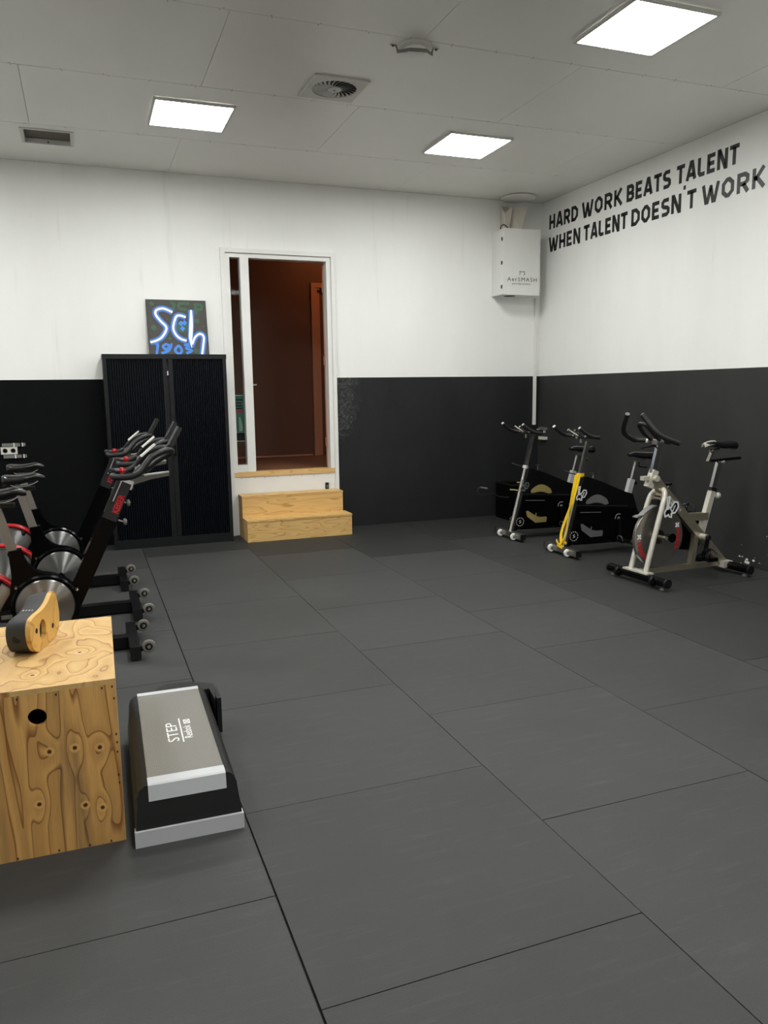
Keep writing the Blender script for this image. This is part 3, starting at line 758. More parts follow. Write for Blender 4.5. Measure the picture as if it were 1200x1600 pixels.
# sockets at the corner (right wall), with plugs on ribbed holders
def socket_block(name, label, loc, rz):
    t = thing(name, label, 'socket', loc, rz)
    b = new(); box(b, -.075, .075, -.016, 0, -.036, .036); pl = obj('plate', b, 'socket_white', t, bevel=.004)
    for sx in (-.036, .036):
        b = new(); lathe(b, [(.024, -.0165), (.024, -.0175), (.018, -.0175), (.018, -.0165)], (sx, 0, 0), 'y', 20); obj('rim', b, 'strip_grey', pl)
        b = new(); lathe(b, [(.018, -.0162), (.001, -.0164)], (sx, 0, 0), 'y', 20); obj('well', b, 'socket_white', pl)
        for dx in (-.008, .008):
            b = new(); disc(b, (sx+dx, -.0168, .004), .003, .002, 'y', 8); obj('hole', b, 'dark', pl)
    for sz, dx in ((.056, .018), (-.058, .024)):
        b = new(); box(b, -.078+dx, .085+dx, -.020, 0, sz-.016, sz+.016); st = obj('grey_cover', b, 'strip_grey', t, bevel=.002)
        for cx in (.03, .105):
            b = new(); box(b, cx+dx-.005, cx+dx+.005, -.022, -.001, sz-.018, sz+.018); obj('clip', b, 'white_plastic', st)
        b = new(); box(b, .111+dx, .131+dx, -.020, 0, sz-.015, sz+.015); obj('end_cap', b, 'dull_grey', st, bevel=.003)
    return t
socket_block('wall_socket', 'white double socket between two grey strips on the left back wall', (-.716, YB-.001, 1.026), 0)
t = thing('wall_socket', 'pair of small grey socket boxes in the corner below the white conduit', 'socket', (XR-.001, 8.37, 1.0), 0)
b = new(); box(b, -.05, 0, -.065, .065, .055, .085); obj('upper_box', b, 'dull_grey', t, bevel=.003)
b = new(); box(b, -.05, 0, -.07, .06, -.065, -.03); obj('lower_box', b, 'socket_white', t, bevel=.003)
b = new(); box(b, -.03, 0, -.03, -.018, .02, .055); obj('link', b, 'white_plastic', t)
b = new(); box(b, -.035, 0, .065, .12, .05, .06); obj('lead', b, 'white_plastic', t)

# ================================================================== WALL LETTERING
def rr(w, h, c, x=0, y=0):          # chamfered loop
    return [(x+c, y), (x+w-c, y), (x+w, y+c), (x+w, y+h-c), (x+w-c, y+h), (x+c, y+h), (x, y+h-c), (x, y+c)]
s2 = .10   # half a stroke, in cap heights
GL = {   # strokes on a cell 0..w wide, 0..1 high (centre lines)
 'H': (.70, [[(.1, 0), (.1, 1)], [(.60, 0), (.60, 1)], [(.1, .47), (.60, .47)]]),
 'A': (.78, [[(.08, 0), (.36, .93), (.46, .93), (.70, 0)], [(.27, .27), (.62, .27)]]),
 'R': (.72, [[(.1, 0), (.1, .9), (.44, .9), (.60, .78), (.60, .56), (.46, .44), (.20, .44)], [(.36, .44), (.64, 0)]]),
 'D': (.74, [[(.1, .0), (.1, .9), (.40, .9), (.64, .68), (.64, .32), (.40, .1), (.10, .1)]]),
 'W': (1.10, [[(.08, 1), (.28, .06), (.38, .06), (.55, .80), (.57, .80), (.72, .06), (.82, .06), (1.02, 1)]]),
 'O': (.76, [('c', rr(.54, .80, .2, .1, .1))]),
 'K': (.72, [[(.1, 0), (.1, 1)], [(.62, 1), (.26, .53), (.66, 0)], [(.1, .5), (.3, .5)]]),
 'B': (.72, [[(.22, .1), (.46, .1), (.60, .22), (.60, .38), (.48, .5), (.22, .5)], [(.48, .52), (.58, .62), (.58, .78), (.46, .9), (.1, .9), (.1, .0)]]),
 'E': (.62, [[(.58, .9), (.1, .9), (.1, .1), (.58, .1)], [(.1, .5), (.52, .5)]]),
 'T': (.66, [[(.0, .9), (.66, .9)], [(.33, .9), (.33, 0)]]),
 'S': (.66, [[(.58, .9), (.22, .9), (.1, .80), (.1, .62), (.2, .53), (.46, .47), (.56, .38), (.56, .20), (.44, .1), (.06, .1)]]),
 'L': (.58, [[(.1, 1), (.1, .22), (.2, .1), (.54, .1)]]),
 'N': (.74, [[(.1, 0), (.1, .94), (.16, .94), (.58, .06), (.64, .06), (.64, 1)]]),
 "'": (.16, [[(.08, 1.36), (.08, 1.14)]]),
}
lettering = thing('wall_lettering', 'two lines of bold black motivational lettering high on the white right wall', 'lettering', (XR-.0004, 8.345, 3.18))
CH = .163
def word(txt, y_start, y_end, z):
    tot = sum(GL[c][0] for c in txt) + .14*(len(txt)-1); k = (y_start-y_end)/tot; pen = 0.0
    for c in txt:
        gw, st = GL[c]; b = new()
        fn = lambda a, q, h, pen=pen: (-h, -((8.345-y_start) + (pen+a)*k), (z-3.18) + q*CH)
        # keep the stroke weight even although the cell is stretched
        for s in st:
            cl = s[0] == 'c'; pts = s[1] if cl else s
            f2 = lambda a, q, h: fn(a/k, q/CH, h)
            stroke(b, [(a*k, q*CH) for a, q in pts], .0365 if c != "'" else .030, f2, .0, .0012, cl)
        obj('letter', b, 'black_print', lettering); pen += gw+.14
for wd, a, e in (('HARD', 8.345, 7.765), ('WORK', 7.69, 6.985), ('BEATS', 6.915, 6.27), ('TALENT', 6.192, 5.44)): word(wd, a, e, 3.431)
for wd, a, e in (('WHEN', 8.348, 7.712), ('TALENT', 7.645, 6.893), ("DOESN'T", 6.83, 5.925), ('WORK', 5.855, 5.145)): word(wd, a, e, 3.178)

# ================================================================== PLYWOOD BOX AND ROLLER
t = thing('plyometric_box', 'worn plywood jump box with a round hand hole at the left edge', 'box', (.038, 2.718, 0), math.radians(-.9))
BW, BD, BH, PT = .76, .81, .60, .018
kn = [(-.185-.04, 0, .372, .05, .13), (-.145, 0, .372, .06, .11), (-.065, 0, .36, .05, .15), (-.27, 0, .19, .05, .13), (-.125, 0, .158, .035, .08), (-.07, 0, .138, .04, .13), (-.52, 0, .3, .07, .2), (-.60, 0, .45, .06, .2)]
M['ply_front'] = mat_ply('weathered_plywood', (.70, .39, .12, 1), (.20, .065, .011, 1), (6.5, 1, .55), kn, 9.0, .60, 1.15)
M['ply_top'] = mat_ply('clean_plywood', (.66, .43, .175, 1), (.27, .105, .018, 1), (3.6, 1.7, 1), [(-.12, .34, .6, .10, .25), (-.27, .14, .6, .08, .2)], 9.0, .0, 1.7)
M['ply_edge'] = mat_ply('plywood_edge', (.62, .45, .22, 1), (.34, .2, .08, 1), (30, 1, 1), [], 3, .3, 1.0)
b = new(); plate_hole(b, -BW, -.0, .0, BH-PT, -.253, .499, .030, 0, PT, lambda a, c, h: (a, h, c), 40); obj('front_panel', b, 'ply_front', t)
b = new(); box(b, -BW, 0, 0, BD, BH-PT, BH); obj('top_panel', b, 'ply_top', t, bevel=.0025)
b = new(); box(b, -PT, 0, PT, BD, 0, BH-PT); obj('side_panel', b, 'ply_edge', t)
b = new(); box(b, -BW, -BW+PT, PT, BD, 0, BH-PT); obj('side_panel', b, 'ply_edge', t)
b = new(); box(b, -BW+PT, -PT, BD-PT, BD, 0, BH-PT); obj('back_panel', b, 'ply_front', t)
for (x, z) in [(-.008, .53), (-.009, .40), (-.008, .37), (-.009, .335), (-.010, .25), (-.009, .22), (-.045, .572), (-.19, .571), (-.31, .572), (-.012, .573), (-.12, .008), (-.05, .008), (-.22, .01), (-.4, .572), (-.35, .009)]:
    b = new(); box(b, x-.0025, x+.0025, -.0008, .001, z-.005, z+.003); obj('staple', b, 'charcoal', t)
b = new(); box(b, -BW+PT, -PT, PT, PT+.004, PT, BH-PT-.001)

# balance roller: foam body with wave-shaped plywood end plates
a = math.radians(17)
t = thing('balance_roller', 'black foam roller with wave-shaped wooden end plate on the plywood box', 'roller', (-.219, 3.118, .6002), -a)
ctrl = [(.178, .186), (.210, .176), (.232, .12), (.236, .070), (.214, .022), (.165, .003), (.10, 0), (.01, 0), (-.040, .020), (-.068, .062), (-.070, .110), (-.048, .138), (-.005, .146), (.06, .148), (.12, .160)]
prof = [(v.x, v.y) for v in spline([(x, y, 0) for x, y in ctrl], 4, True)]
zmin = min(q for _, q in prof); prof = [(x, y-zmin) for x, y in prof]
def radial_plate(bm, outer, ca, cb, r, rb, h0, h1, fn):
    """outer outline with an oval hole, joined ray by ray"""
    n = len(outer); I, O = [], []
    for (x, y) in outer:
        tt = math.atan2((y-cb)/rb, (x-ca)/r); I.append([bm.verts.new(fn(ca+r*math.cos(tt), cb+rb*math.sin(tt), h)) for h in (h0, h1)]); O.append([bm.verts.new(fn(x, y, h)) for h in (h0, h1)])
    for i in range(n):
        j = (i+1) % n
        bm.faces.new((I[i][1], O[i][1], O[j][1], I[j][1])); bm.faces.new((I[i][0], I[j][0], O[j][0], O[i][0]))
        bm.faces.new((I[i][0], I[i][1], I[j][1], I[j][0])); bm.faces.new((O[i][1], O[i][0], O[j][0], O[j][1]))
PL = lambda s, z, h: (h, s, z)
M['bamboo'] = mat_ply('varnished_birch', (.70, .42, .11, 1), (.40, .19, .035, 1), (1, 3.0, 5), [], 7, 0, 1.2)
M['foam'] = plain('dark_foam', (.022, .022, .023, 1), .62, var=.12, scale=120, bump=.2)
RL = .094
for h0, h1 in ((-.018, .0),):
    b = new(); radial_plate(b, prof, .052, .072, .034, .042, h0, h1, PL); obj('end_plate', b, 'bamboo', t, True)
foam = [(v[0], v[1]) for v in prof]
b = new(); loft(b, [[PL(x*q+.05*(1-q), z*q, h) for x, z in foam] for h, q in ((-RL+.0002, .90), (-RL+.008, .94), (-.05, .985), (-.0182, 1.0))]); fo = obj('foam_body', b, 'foam', t, True)
b = new(); lathe(b, [(.030, -.0186), (.020, -.0183)], (0, .052, .072), 'x', 24); obj('core', b, 'dark', t)
for (s, z) in ((-.012, .088), (.155, .058)):
    b = new(); disc(b, (.0006, s, z), .010, .002, 'x', 14); obj('bolt_recess', b, 'dark', t)
b = new(); lathe(b, [(.017, .0005), (.014, -.0015), (.008, -.002)], (-.052, -.0675, .075), 'y', 18); obj('plug_recess', b, 'dark', fo)
for k in range(4):
    b = new(); box(b, -.072+.011*k, -.068+.011*k, .052, .066, .1483, .1495); obj('brand_mark', b, 'grey_print', fo)

# ================================================================== AEROBIC STEP
t = thing('aerobic_step', 'grey and black aerobic step platform on the floor beside the plywood box', 'step', (.2545, 2.64, 0), math.radians(-1.2))
SW = .189
M['step_grey'] = plain('light_grey_plastic', (.52, .53, .55, 1), .4, var=.03)
M['step_black'] = plain('step_black_plastic', (.005, .005, .0055, 1), .34, var=.02, scale=4)
M['step_dark'] = plain('step_shoulder_rubber', (.010, .010, .010, 1), .5, var=.05, **{'Specular IOR Level': .3})
def mat_tread():
    t2 = NT('grey_pimpled_mat'); c = t2.coord()
    vo = t2.n('ShaderNodeTexVoronoi'); t2.link(t2.mapping(c, (1, 1, 0), rot=(0, 0, .785)), vo.inputs['Vector']); vo.inputs['Scale'].default_value = 105; vo.inputs['Randomness'].default_value = 0.0
    k = t2.smooth(vo.outputs['Distance'], .25, .5)
    col = t2.mix(k, (.30, .285, .255, 1), (.11, .105, .095, 1)); t2.bump(t2.math('SUBTRACT', 1.0, k), .5, .003)
    return t2.out(col, .5)
M['tread'] = mat_tread()
b = new(); box(b, -SW, SW, 0, .035, 0, .058); obj('base_rim', b, 'step_grey', t, bevel=.006)
b = new(); box(b, -SW+.003, SW-.003, .035, .94, 0, .056); obj('base', b, 'step_black', t, bevel=.006)
def sect(y, w0, w1, z0, z1, r=.045, n=6):
    pts = [(-w0, z0)]
    for k in range(n+1):
        q = PI - PI/2*k/n; pts.append((-w1+r+r*math.cos(q), z1-r+r*math.sin(q)))
    for k in range(n+1):
        q = PI/2 - PI/2*k/n; pts.append((w1-r+r*math.cos(q), z1-r+r*math.sin(q)))
    pts.append((w0, z0)); return [(x, y, z) for x, z in pts]
rings = []
for k in range(9):
    y = .010 + .91*k/8; yy = y
    rings.append(sect(y, SW-.004, SW-.016, .050, .204))
rings[0] = [(x, y + .030*(z-.05)/.15, z) for x, y, z in rings[0]]
b = new(); loft(b, rings); obj('body', b, 'step_black', t, True)
b = new(); rg = [sect(y, SW-.010, SW-.0150, .10, .2045, .046) for y in (.047, .9)]
for sx in (-1, 1):
    b = new(); sec = [(sx*(SW-.0132), .135), (sx*(SW-.0155), .165), (sx*(SW-.024), .190), (sx*(SW-.04), .2025), (sx*(SW-.053), .2065), (sx*(SW-.053), .200), (sx*(SW-.045), .18), (sx*(SW-.03), .14)]
    prism(b, sec, .040, .915, lambda a_, c_, h_: (a_, h_, c_)); obj('shoulder_pad', b, 'step_dark', t, True)
b = new(); box(b, -.134, .134, .088, .892, .2042, .2085); obj('tread_mat', b, 'tread', t, bevel=.001)
b = new(); prism(b, [(.026, .152), (.034, .152), (.046, .2035), (.090, .2035), (.090, .211), (.042, .211), (.036, .206)], -.135, .135, lambda a_, c_, h_: (h_, a_, c_)); obj('silver_nose', b, 'step_grey', t, bevel=.001)
b = new(); box(b, -.135, .135, .890, .925, .2035, .211); obj('silver_nose', b, 'step_grey', t, bevel=.001)
UP = lambda a_, c_, h_: (a_, c_, .2086+h_)
text('step_lettering', 'STEP', .062, 'white_print', t, UP, 1.0, 0, .185, h=.0004, ang=PI/2, org=(.003, .36))
text('brand_lettering', 'Reebok', .046, 'white_print', t, UP, .92, 0, .125, h=.0004, ang=PI/2, org=(.057, .375))
b = new(); stroke(b, [(.018, .345), (.018, .58)], .005, UP, 0, .0006); obj('divider_line', b, 'white_print', t)
b = new(); stroke(b, [(.036, .52), (.058, .52), (.058, .558), (.036, .558)], .004, UP, 0, .0006, True); stroke(b, [(.038, .522), (.056, .556)], .004, UP, 0, .0006); stroke(b, [(.038, .556), (.056, .522)], .004, UP, 0, .0006); obj('brand_mark', b, 'white_print', t)
# rear folding leg that sticks out behind
b = new(); poly = [(-.075, .922), (-.055, .985), (-.025, 1.04), (.005, 1.062), (.10, 1.048), (.19, 1.005), (.215, .975), (.216, .90), (.196, .78), (.188, .922)]
prism(b, poly, .0, .190, XY); obj('rear_leg', b, 'step_dark', t, bevel=.006)
b = new(); box(b, .206, .226, .80, .97, .02, .186); obj('leg_clip', b, 'step_black', t, bevel=.004)

# ================================================================== BIKES
def saddle_bm(x_rear, x_nose, z_top, wr=.075, wn=.018, th=.05, droop=.018):
    b = new(); n = 12; rings = []
    for k in range(n+1):
        s = k/n; x = x_rear+(x_nose-x_rear)*s
        w_ = wn+(wr-wn)*(1-s)**1.25*(1 if s > .12 else (.62+.38*math.sqrt(s/.12)))
        if s > .93: w_ *= .75
        zt = z_top - .012*math.sin(PI*min(1, s*1.3))*1.0 - (droop*((s-.72)/.28)**2 if s > .72 else 0) - (.012*(1-s/.1) if s < .1 else 0)
        t_ = th*(1-.45*s)*(1 if s < .93 else .7)
        ring = []
        for q in range(14):
            an = 2*PI*q/14; cx, cz = math.cos(an), math.sin(an)
            ring.append((x, w_*math.copysign(abs(cx)**.8, cx), zt - t_/2 + t_/2*math.copysign(abs(cz)**.75, cz)*(1 if cz > 0 else (1.0-.25*abs(cx)))))
        rings.append(ring)
    loft(b, rings); return b

# ---- left row: three black bikes with silver discs and red wheel guards
def radial_metal(name, cx, cz, col, r0=.22):
    t = NT(name); c = t.coord(); o = t.xyz(c)
    ang = t.math('ARCTAN2', t.math('SUBTRACT', o[2], cz), t.math('SUBTRACT', o[0], cx))
    cb = t.n('ShaderNodeCombineXYZ'); t.link(ang, cb.inputs[0])
    nz = t.noise(cb.outputs[0], 9, 3, .6)
    t.b.inputs['Anisotropic'].default_value = .95; t.b.inputs['Anisotropic Rotation'].default_value = .25
    tg = t.n('ShaderNodeTangent', direction_type='RADIAL', axis='Y'); t.link(tg.outputs[0], t.b.inputs['Tangent'])
    return t.out(col, t.math('MULTIPLY_ADD', nz, .10, r0), 1.0)
M['brushed_disc'] = radial_metal('brushed_silver_disc', 0, 0, (.43, .43, .425, 1), .25)

def front_bike():
    T = thing('exercise_bike', '', 'exercise bike')
    D0 = (-.478, .33); F0 = (-.845, .295)     # pulley disc, flywheel centre (x,z)
    b = new(); box(b, -.03, .03, -.275, .275, .012, .086); fs = obj('front_stabilizer', b, 'black_metal', T, bevel=.003)
    for s in (-1, 1):
        b = new(); box(b, -.031, .031, s*.2755-.004, s*.2755+.004, .010, .088); obj('end_cap', b, 'black_matt', fs)
        b = new(); disc(b, (0, s*.23, .006), .02, .012, 'z', 14); obj('levelling_foot', b, 'black_matt', fs)
    b = new(); box(b, -1.04, -.03, -.04, .04, .012, .082); obj('base_beam', b, 'black_metal', T, bevel=.003)
    b = new(); box(b, -1.10, -1.04, -.26, .26, .012, .086); rs = obj('rear_stabilizer', b, 'black_metal', T, bevel=.003)
    for s in (-1, 1):
        b = new(); disc(b, (-1.07, s*.22, .006), .02, .012, 'z', 14); obj('levelling_foot', b, 'black_matt', rs)
        # transport wheels on short arms
        y = s*.225; ya = y-.010
        b = new(); bar(b, (.028, ya, .06), (.076, ya-.012, .080), .022, .030); obj('wheel_arm', b, 'black_metal', T)
        b = new(); lathe(b, [(.020, -.013), (.033, -.013), (.0385, -.008), (.0385, .008), (.033, .013), (.020, .013)], (.076, y-.038, .081), 'y', 24); wh = obj('transport_wheel', b, 'tyre', T, True)
        b = new(); lathe(b, [(.022, -.0145), (.020, -.016), (.012, -.016), (.012, .0135), (.022, .0135)], (.076, y-.038, .081), 'y', 20); obj('hub', b, 'black_metal', wh)
        b = new(); lathe(b, [(.013, -.0165), (.011, -.022), (0, -.024)], (.076, y-.038, .081), 'y', 12); obj('axle_bolt', b, 'chrome', wh, True)
    # centre housing round the big pulley
    b = new(); lathe(b, [(.165, -.048), (.180, -.052), (.190, -.040), (.190, .040), (.180, .052), (.165, .048)], (D0[0], 0, D0[1]), 'y', 48); ho = obj('pulley_housing', b, 'black_gloss', T, True)
    for s in (-1, 1):
        b = new(); lathe(b, [(.164, 0), (.158, s*.010), (.09, s*.018), (.018, s*.024), (0, s*.024)], (0, 0, 0), 'y', 72)
        o = obj('pulley_disc', b, 'brushed_disc', T, True); o.location = (D0[0], s*.046, D0[1])
    for an in (25, 140, 250):
        a_ = math.radians(an); b = new(); disc(b, (D0[0]+.196*math.cos(a_), -.046, D0[1]+.196*math.sin(a_)), .012, .016, 'y', 12); bo = obj('housing_lug', b, 'black_metal', T)
        b = new(); disc(b, (D0[0]+.196*math.cos(a_), -.056, D0[1]+.196*math.sin(a_)), .006, .008, 'y', 10); obj('bolt', b, 'chrome', bo)
    # seat mast sweeping into the housing
    mast = [(-.655, .672), (-.590, .680), (-.578, .63), (-.560, .588), (-.530, .555), (-.49, .530), (-.42, .515), (-.42, .44), (-.60, .34), (-.655, .30), (-.72, .27), (-.72, .33), (-.665, .42), (-.648, .52)]
    b = new(); prism(b, mast, -.034, .034, XZ); obj('seat_mast', b, 'black_gloss', T, bevel=.008, smooth=True)
    b = new(); bar(b, (-.622, 0, .62), (-.700, 0, .925), .034, .050); sp = obj('seat_post', b, 'post_grey', T, bevel=.003)
    b = new(); bar(b, (-.628, 0, .668), (-.6225, 0, .650), .060, .070); obj('post_collar', b, 'black_matt', T, bevel=.003)
    b = new(); tube(b, [(-.665, 0, .50), (-.71, 0, .49)], .008, 8); lathe(b, [(.012, 0), (.026, -.008), (.028, -.024), (.016, -.032)], (-.705, 0, .49), 'x', 14); obj('seat_knob', b, 'black_matt', T, True)
    b = new(); box(b, -.775, -.60, -.018, .018, .925, .950); obj('saddle_slide', b, 'black_metal', T, bevel=.003)
    b = new(); tube(b, [(-.69, -.03, .935), (-.69, .03, .935)], .011, 10); lathe(b, [(.016, -.03), (.018, -.045), (.010, -.055)], (-.69, 0, .935), 'y', 12); obj('saddle_clamp', b, 'chrome', T, True)
    obj('saddle', saddle_bm(-.80, -.535, 1.044, .085, .022, .078, .026), 'black_vinyl', T, True)
    b = new()
    for s in (-.02, .02): tube(b, spline([(-.76, s*1.6, 1.0), (-.74, s*1.2, .962), (-.64, s, .960), (-.58, s*.6, .985)], 5), .0045, 8)
    obj('saddle_rails', b, 'chrome', T, True)
    # rear flywheel with red guard, stays
    b = new(); lathe(b, [(.235, -.012), (.24, -.008), (.24, .008), (.235, .012)], (0, 0, 0), 'y', 64); fw = obj('flywheel', b, 'dull_chrome', T, True); fw.location = (F0[0], 0, F0[1])
    for s in (-1, 1):
        b = new(); lathe(b, [(.232, 0), (.12, s*.008), (.03, s*.018), (0, s*.018)], (0, 0, 0), 'y', 64); o = obj('flywheel_face', b, 'brushed_disc', T, True); o.location = (F0[0], s*.0125, F0[1])
    for s in (-1, 1):
        pts = [(F0[0]+.262*math.cos(math.radians(q)), s*.022, F0[1]+.262*math.sin(math.radians(q))) for q in range(38, 190, 6)]
        b = new(); tube(b, pts, .0125, 10); obj('red_guard', b, 'red', T, True)
        b = new(); prism(b, [(-.48, .14), (-.40, .20), (-.62, .33), (-.86, .315), (-.86, .275), (-.66, .25)], s*.036-.006, s*.036+.006, XZ); obj('rear_stay', b, 'black_metal', T)
        b = new(); bar(b, (-.85, s*.036, .29), (-1.03, s*.036, .07), .012, .05); obj('rear_stay', b, 'black_metal', T)
    b = new(); box(b, -.72, -.66, -.0440, -.0422, .275, .30); lb = obj('label_plate', b, 'grey_metal', T)
    # mast to the handlebar
    b = new(); bar(b, (-.455, 0, .07), (-.075, 0, .85), .062, .104, h2=.092); obj('front_mast', b, 'black_gloss', T, bevel=.008, smooth=True)
    b = new(); bar(b, (-.093, 0, .82), (.010, 0, 1.04), .066, .085); fm = obj('mast_cover', b, 'charcoal', T, bevel=.006)
    d = Vector((.103, 0, .22)).normalized(); nrm = Vector((d.z, 0, -d.x))
    cf = lambda a_, c_, h_: tuple(Vector((-.075, -.0335-h_, .866)) + d*a_ + Vector((-d.z, 0, d.x))*c_)
    text('red_lettering', 'KEISER', .052, 'red_print', fm, cf, .95, .002, .118, h=.0006, org=(0, -.036+.0))
    b = new(); bar(b, (-.064, -.0335, .93), (-.005, -.0335, 1.055), .002, .006); obj('scale_line', b, 'silver', fm)
    b = new(); bar(b, (.003, 0, 1.005), (.022, 0, 1.055), .060, .088); obj('collar', b, 'silver', T, bevel=.006)
    for x, z in ((.004, .914), (-.022, .80)):
        b = new(); tube(b, [(x-.03, 0, z+.012), (x+.012, 0, z-.004)], .006, 8); kb = obj('knob_pin', b, 'chrome', T, True)
        b = new(); lathe(b, [(.010, 0), (.019, .004), (.021, .016), (.012, .024)], (x+.008, 0, z-.004), 'x', 14); obj('knob', b, 'dull_grey', kb, True)
    b = new(); prism(b, [(.04, 1.015), (.035, 1.062), (.10, 1.070), (.272, 1.084), (.272, 1.066), (.16, 1.048)], -.022, .022, XZ); obj('slide_rail', b, 'taupe_metal', T, bevel=.002)
    b = new(); prism(b, [(.125, 1.078), (.272, 1.092), (.272, 1.086), (.125, 1.071)], -.03, .03, XZ); obj('slide_plate', b, 'silver', T)
    b = new(); prism(b, [(.055, 1.070), (.125, 1.077), (.105, 1.14), (.075, 1.115)], -.025, .025, XZ); obj('bar_riser', b, 'grey_metal', T, bevel=.004)
    for s in (-1, 1):
        P = spline([(-.062, s*.150, 1.098), (-.045, s*.185, 1.088), (.03, s*.200, 1.088), (.085, s*.200, 1.108), (.125, s*.185, 1.155), (.165, s*.165, 1.195), (.225, s*.145, 1.222), (.272, s*.11, 1.228), (.292, s*.05, 1.215), (.292, 0, 1.208)], 5)
        b = new(); tube(b, P, [.012, .017]+[.0195]*(len(P)-2), 12); obj('handlebar', b, 'black_grip', T, True)
        b = new(); tube(b, spline([(.285, s*.05, 1.205), (.21, s*.05, 1.165), (.14, s*.045, 1.115), (.09, s*.03, 1.095)], 5), .0165, 10); obj('inner_bar', b, 'black_grip', T, True)
        b = new(); tube(b, spline([(.085, s*.20, 1.108), (.10, s*.12, 1.10), (.10, s*.03, 1.098)], 5), .012, 10); obj('cross_bar', b, 'black_grip', T, True)
    b = new(); tube(b, [(.03, -.03, 1.10), (.0, -.05, 1.112)], .007, 8); obj('resistance_lever', b, 'black_metal', T, True)
    b = new(); lathe(b, [(0, -.02), (.014, -.016), (.020, 0), (.014, .016), (0, .02)], (-.002, -.05, 1.113), 'z', 14); obj('resistance_knob', b, 'red', T, True)
    b = new(); bar(b, (.105, -.12, 1.198), (.190, -.12, 1.268), .05, .010); obj('bottle_rest', b, 'white_plastic', T, bevel=.002)
    b = new(); bar(b, (.285, 0, 1.245), (.350, 0, 1.358), .115, .026); dp = obj('display', b, 'charcoal', T, bevel=.004)
    b = new(); bar(b, (.293, 0, 1.215), (.300, 0, 1.262), .04, .03); obj('display_bracket', b, 'black_matt', dp)
    b = new(); bar(b, (.262, -.05, 1.24), (.292, -.05, 1.262), .010, .012); obj('cable_clip', b, 'black_matt', dp)
    # cranks and pedals
    for s, an in ((-1, 205), (1, 25)):
        a_ = math.radians(an); e = (D0[0]+.165*math.cos(a_), s*.105, D0[1]+.165*math.sin(a_))
        b = new(); bar(b, (D0[0], s*.088, D0[1]), e, .016, .026); ck = obj('crank', b, 'black_metal', T, bevel=.003)
        b = new(); disc(b, (D0[0], s*.092, D0[1]), .024, .022, 'y', 16); obj('crank_boss', b, 'black_gloss', ck)
        b = new(); box(b, e[0]-.05, e[0]+.05, e[1]+s*.06-.045, e[1]+s*.06+.045, e[2]-.012, e[2]+.012); pd = obj('pedal', b, 'black_matt', T, bevel=.004)
        b = new(); tube(b, spline([(e[0]+.02, e[1]+s*.015, e[2]+.01), (e[0]+.055, e[1]+s*.03, e[2]+.055), (e[0]+.055, e[1]+s*.09, e[2]+.055), (e[0]+.02, e[1]+s*.105, e[2]+.01)], 4), .005, 6); obj('toe_strap', b, 'black_matt', pd)
    return T
bk = front_bike()
SPOT = [((.19, 4.93, 0), 'black exercise bike with silver disc, nearest the plywood box'),
        ((.255, 5.78, 0), 'black exercise bike with silver disc, middle of the left row of three'),
        ((.21, 6.69, 0), 'black exercise bike with silver disc, nearest the black cabinet')]
for i, (loc, lab) in enumerate(SPOT):
    o = bk if i == 0 else copy_tree(bk)
    o.location = loc; o['label'] = lab; o['category'] = 'exercise bike'; o['group'] = 'black exercise bikes with silver discs on the left'

# ---- right row: helpers for the spinning bikes; local +x = towards the rear, heading -x; y lateral
def horn_bar(T, cx, cz, hw, tips, bend, rear, r=.0165, loop=True, inner=None, mat='black_grip', clampmat='dull_chrome'):
    """cross bar at (cx,cz); per side: centre -> rear/outer end -> bend -> tip"""
    for s in (-1, 1):
        P = spline([(rear[0], s*rear[1], rear[2]), (bend[0]+(rear[0]-bend[0])*.4, s*(bend[1]+(rear[1]-bend[1])*.5), rear[2]+(bend[2]-rear[2])*.45), (bend[0], s*bend[1], bend[2]), (tips[0], s*tips[1], tips[2])], 6)
        b = new(); tube(b, P, r, 12); hb = obj('handlebar_horn', b, mat, T, True)
        b = new(); d_ = (P[-1]-P[-2]).normalized(); tube(b, [P[-1]-d_*.002, P[-1]+d_*.006], r*.92, 12); obj('end_plug', b, 'dull_grey', hb, True)
    b = new(); tube(b, [(cx, -hw, cz), (cx, hw, cz)], r*.86, 10); obj('cross_bar', b, clampmat, T, True)

# ---- champagne bike
G = thing('spin_bike', 'champagne metal spin bike with exposed bronze flywheel by the right wall', 'exercise bike', (4.09, 5.01, 0), math.radians(2.5))
gx = lambda x: x-4.09
for x, nm in ((0.0, 'front_stabilizer'), (gx(5.02), 'rear_stabilizer')):
    hw = .325 if x == 0 else .27
    b = new(); tube(b, [(x, -hw, .062), (x, hw, .062)], .034, 14); st = obj(nm, b, 'black_gloss', G, True)
    for s in (-1, 1):
        b = new(); tube(b, [(x, s*hw, .062), (x, s*(hw+.018), .062)], .037, 14); obj('end_cap', b, 'black_matt', st, True)
        b = new(); tube(b, [(x, s*(hw-.04), .03), (x, s*(hw-.04), .014)], .008, 8); disc(b, (x, s*(hw-.04), .008), .022, .014, 'z', 14); obj('levelling_foot', b, 'dull_grey', st)
        if x == 0:
            b = new(); disc(b, (x-.022, s*.20, .055), .040, .026, 'y', 20); w_ = obj('transport_wheel', b, 'black_metal', st, True)
            b = new(); disc(b, (x-.022, s*.20-.015, .055), .012, .006, 'y', 12); obj('wheel_bolt', b, 'chrome', w_)
b = new(); box(b, -.035, .04, -.14, .14, .092, .104); obj('fork_plate', b, 'champagne_light', G, bevel=.002)
for s in (-1, 1):
    P = spline([(.005, s*.085, .10), (.095, s*.085, .43), (.160, s*.083, .65), (.188, s*.066, .715), (.208, s*.03, .745), (.212, 0, .750)], 6)
    b = new(); tube(b, P, .0215, 12); obj('fork_leg', b, 'champagne_light', G, True)
    b = new(); box(b, .045, .125, s*.085-.008, s*.085+.008, .36, .38)
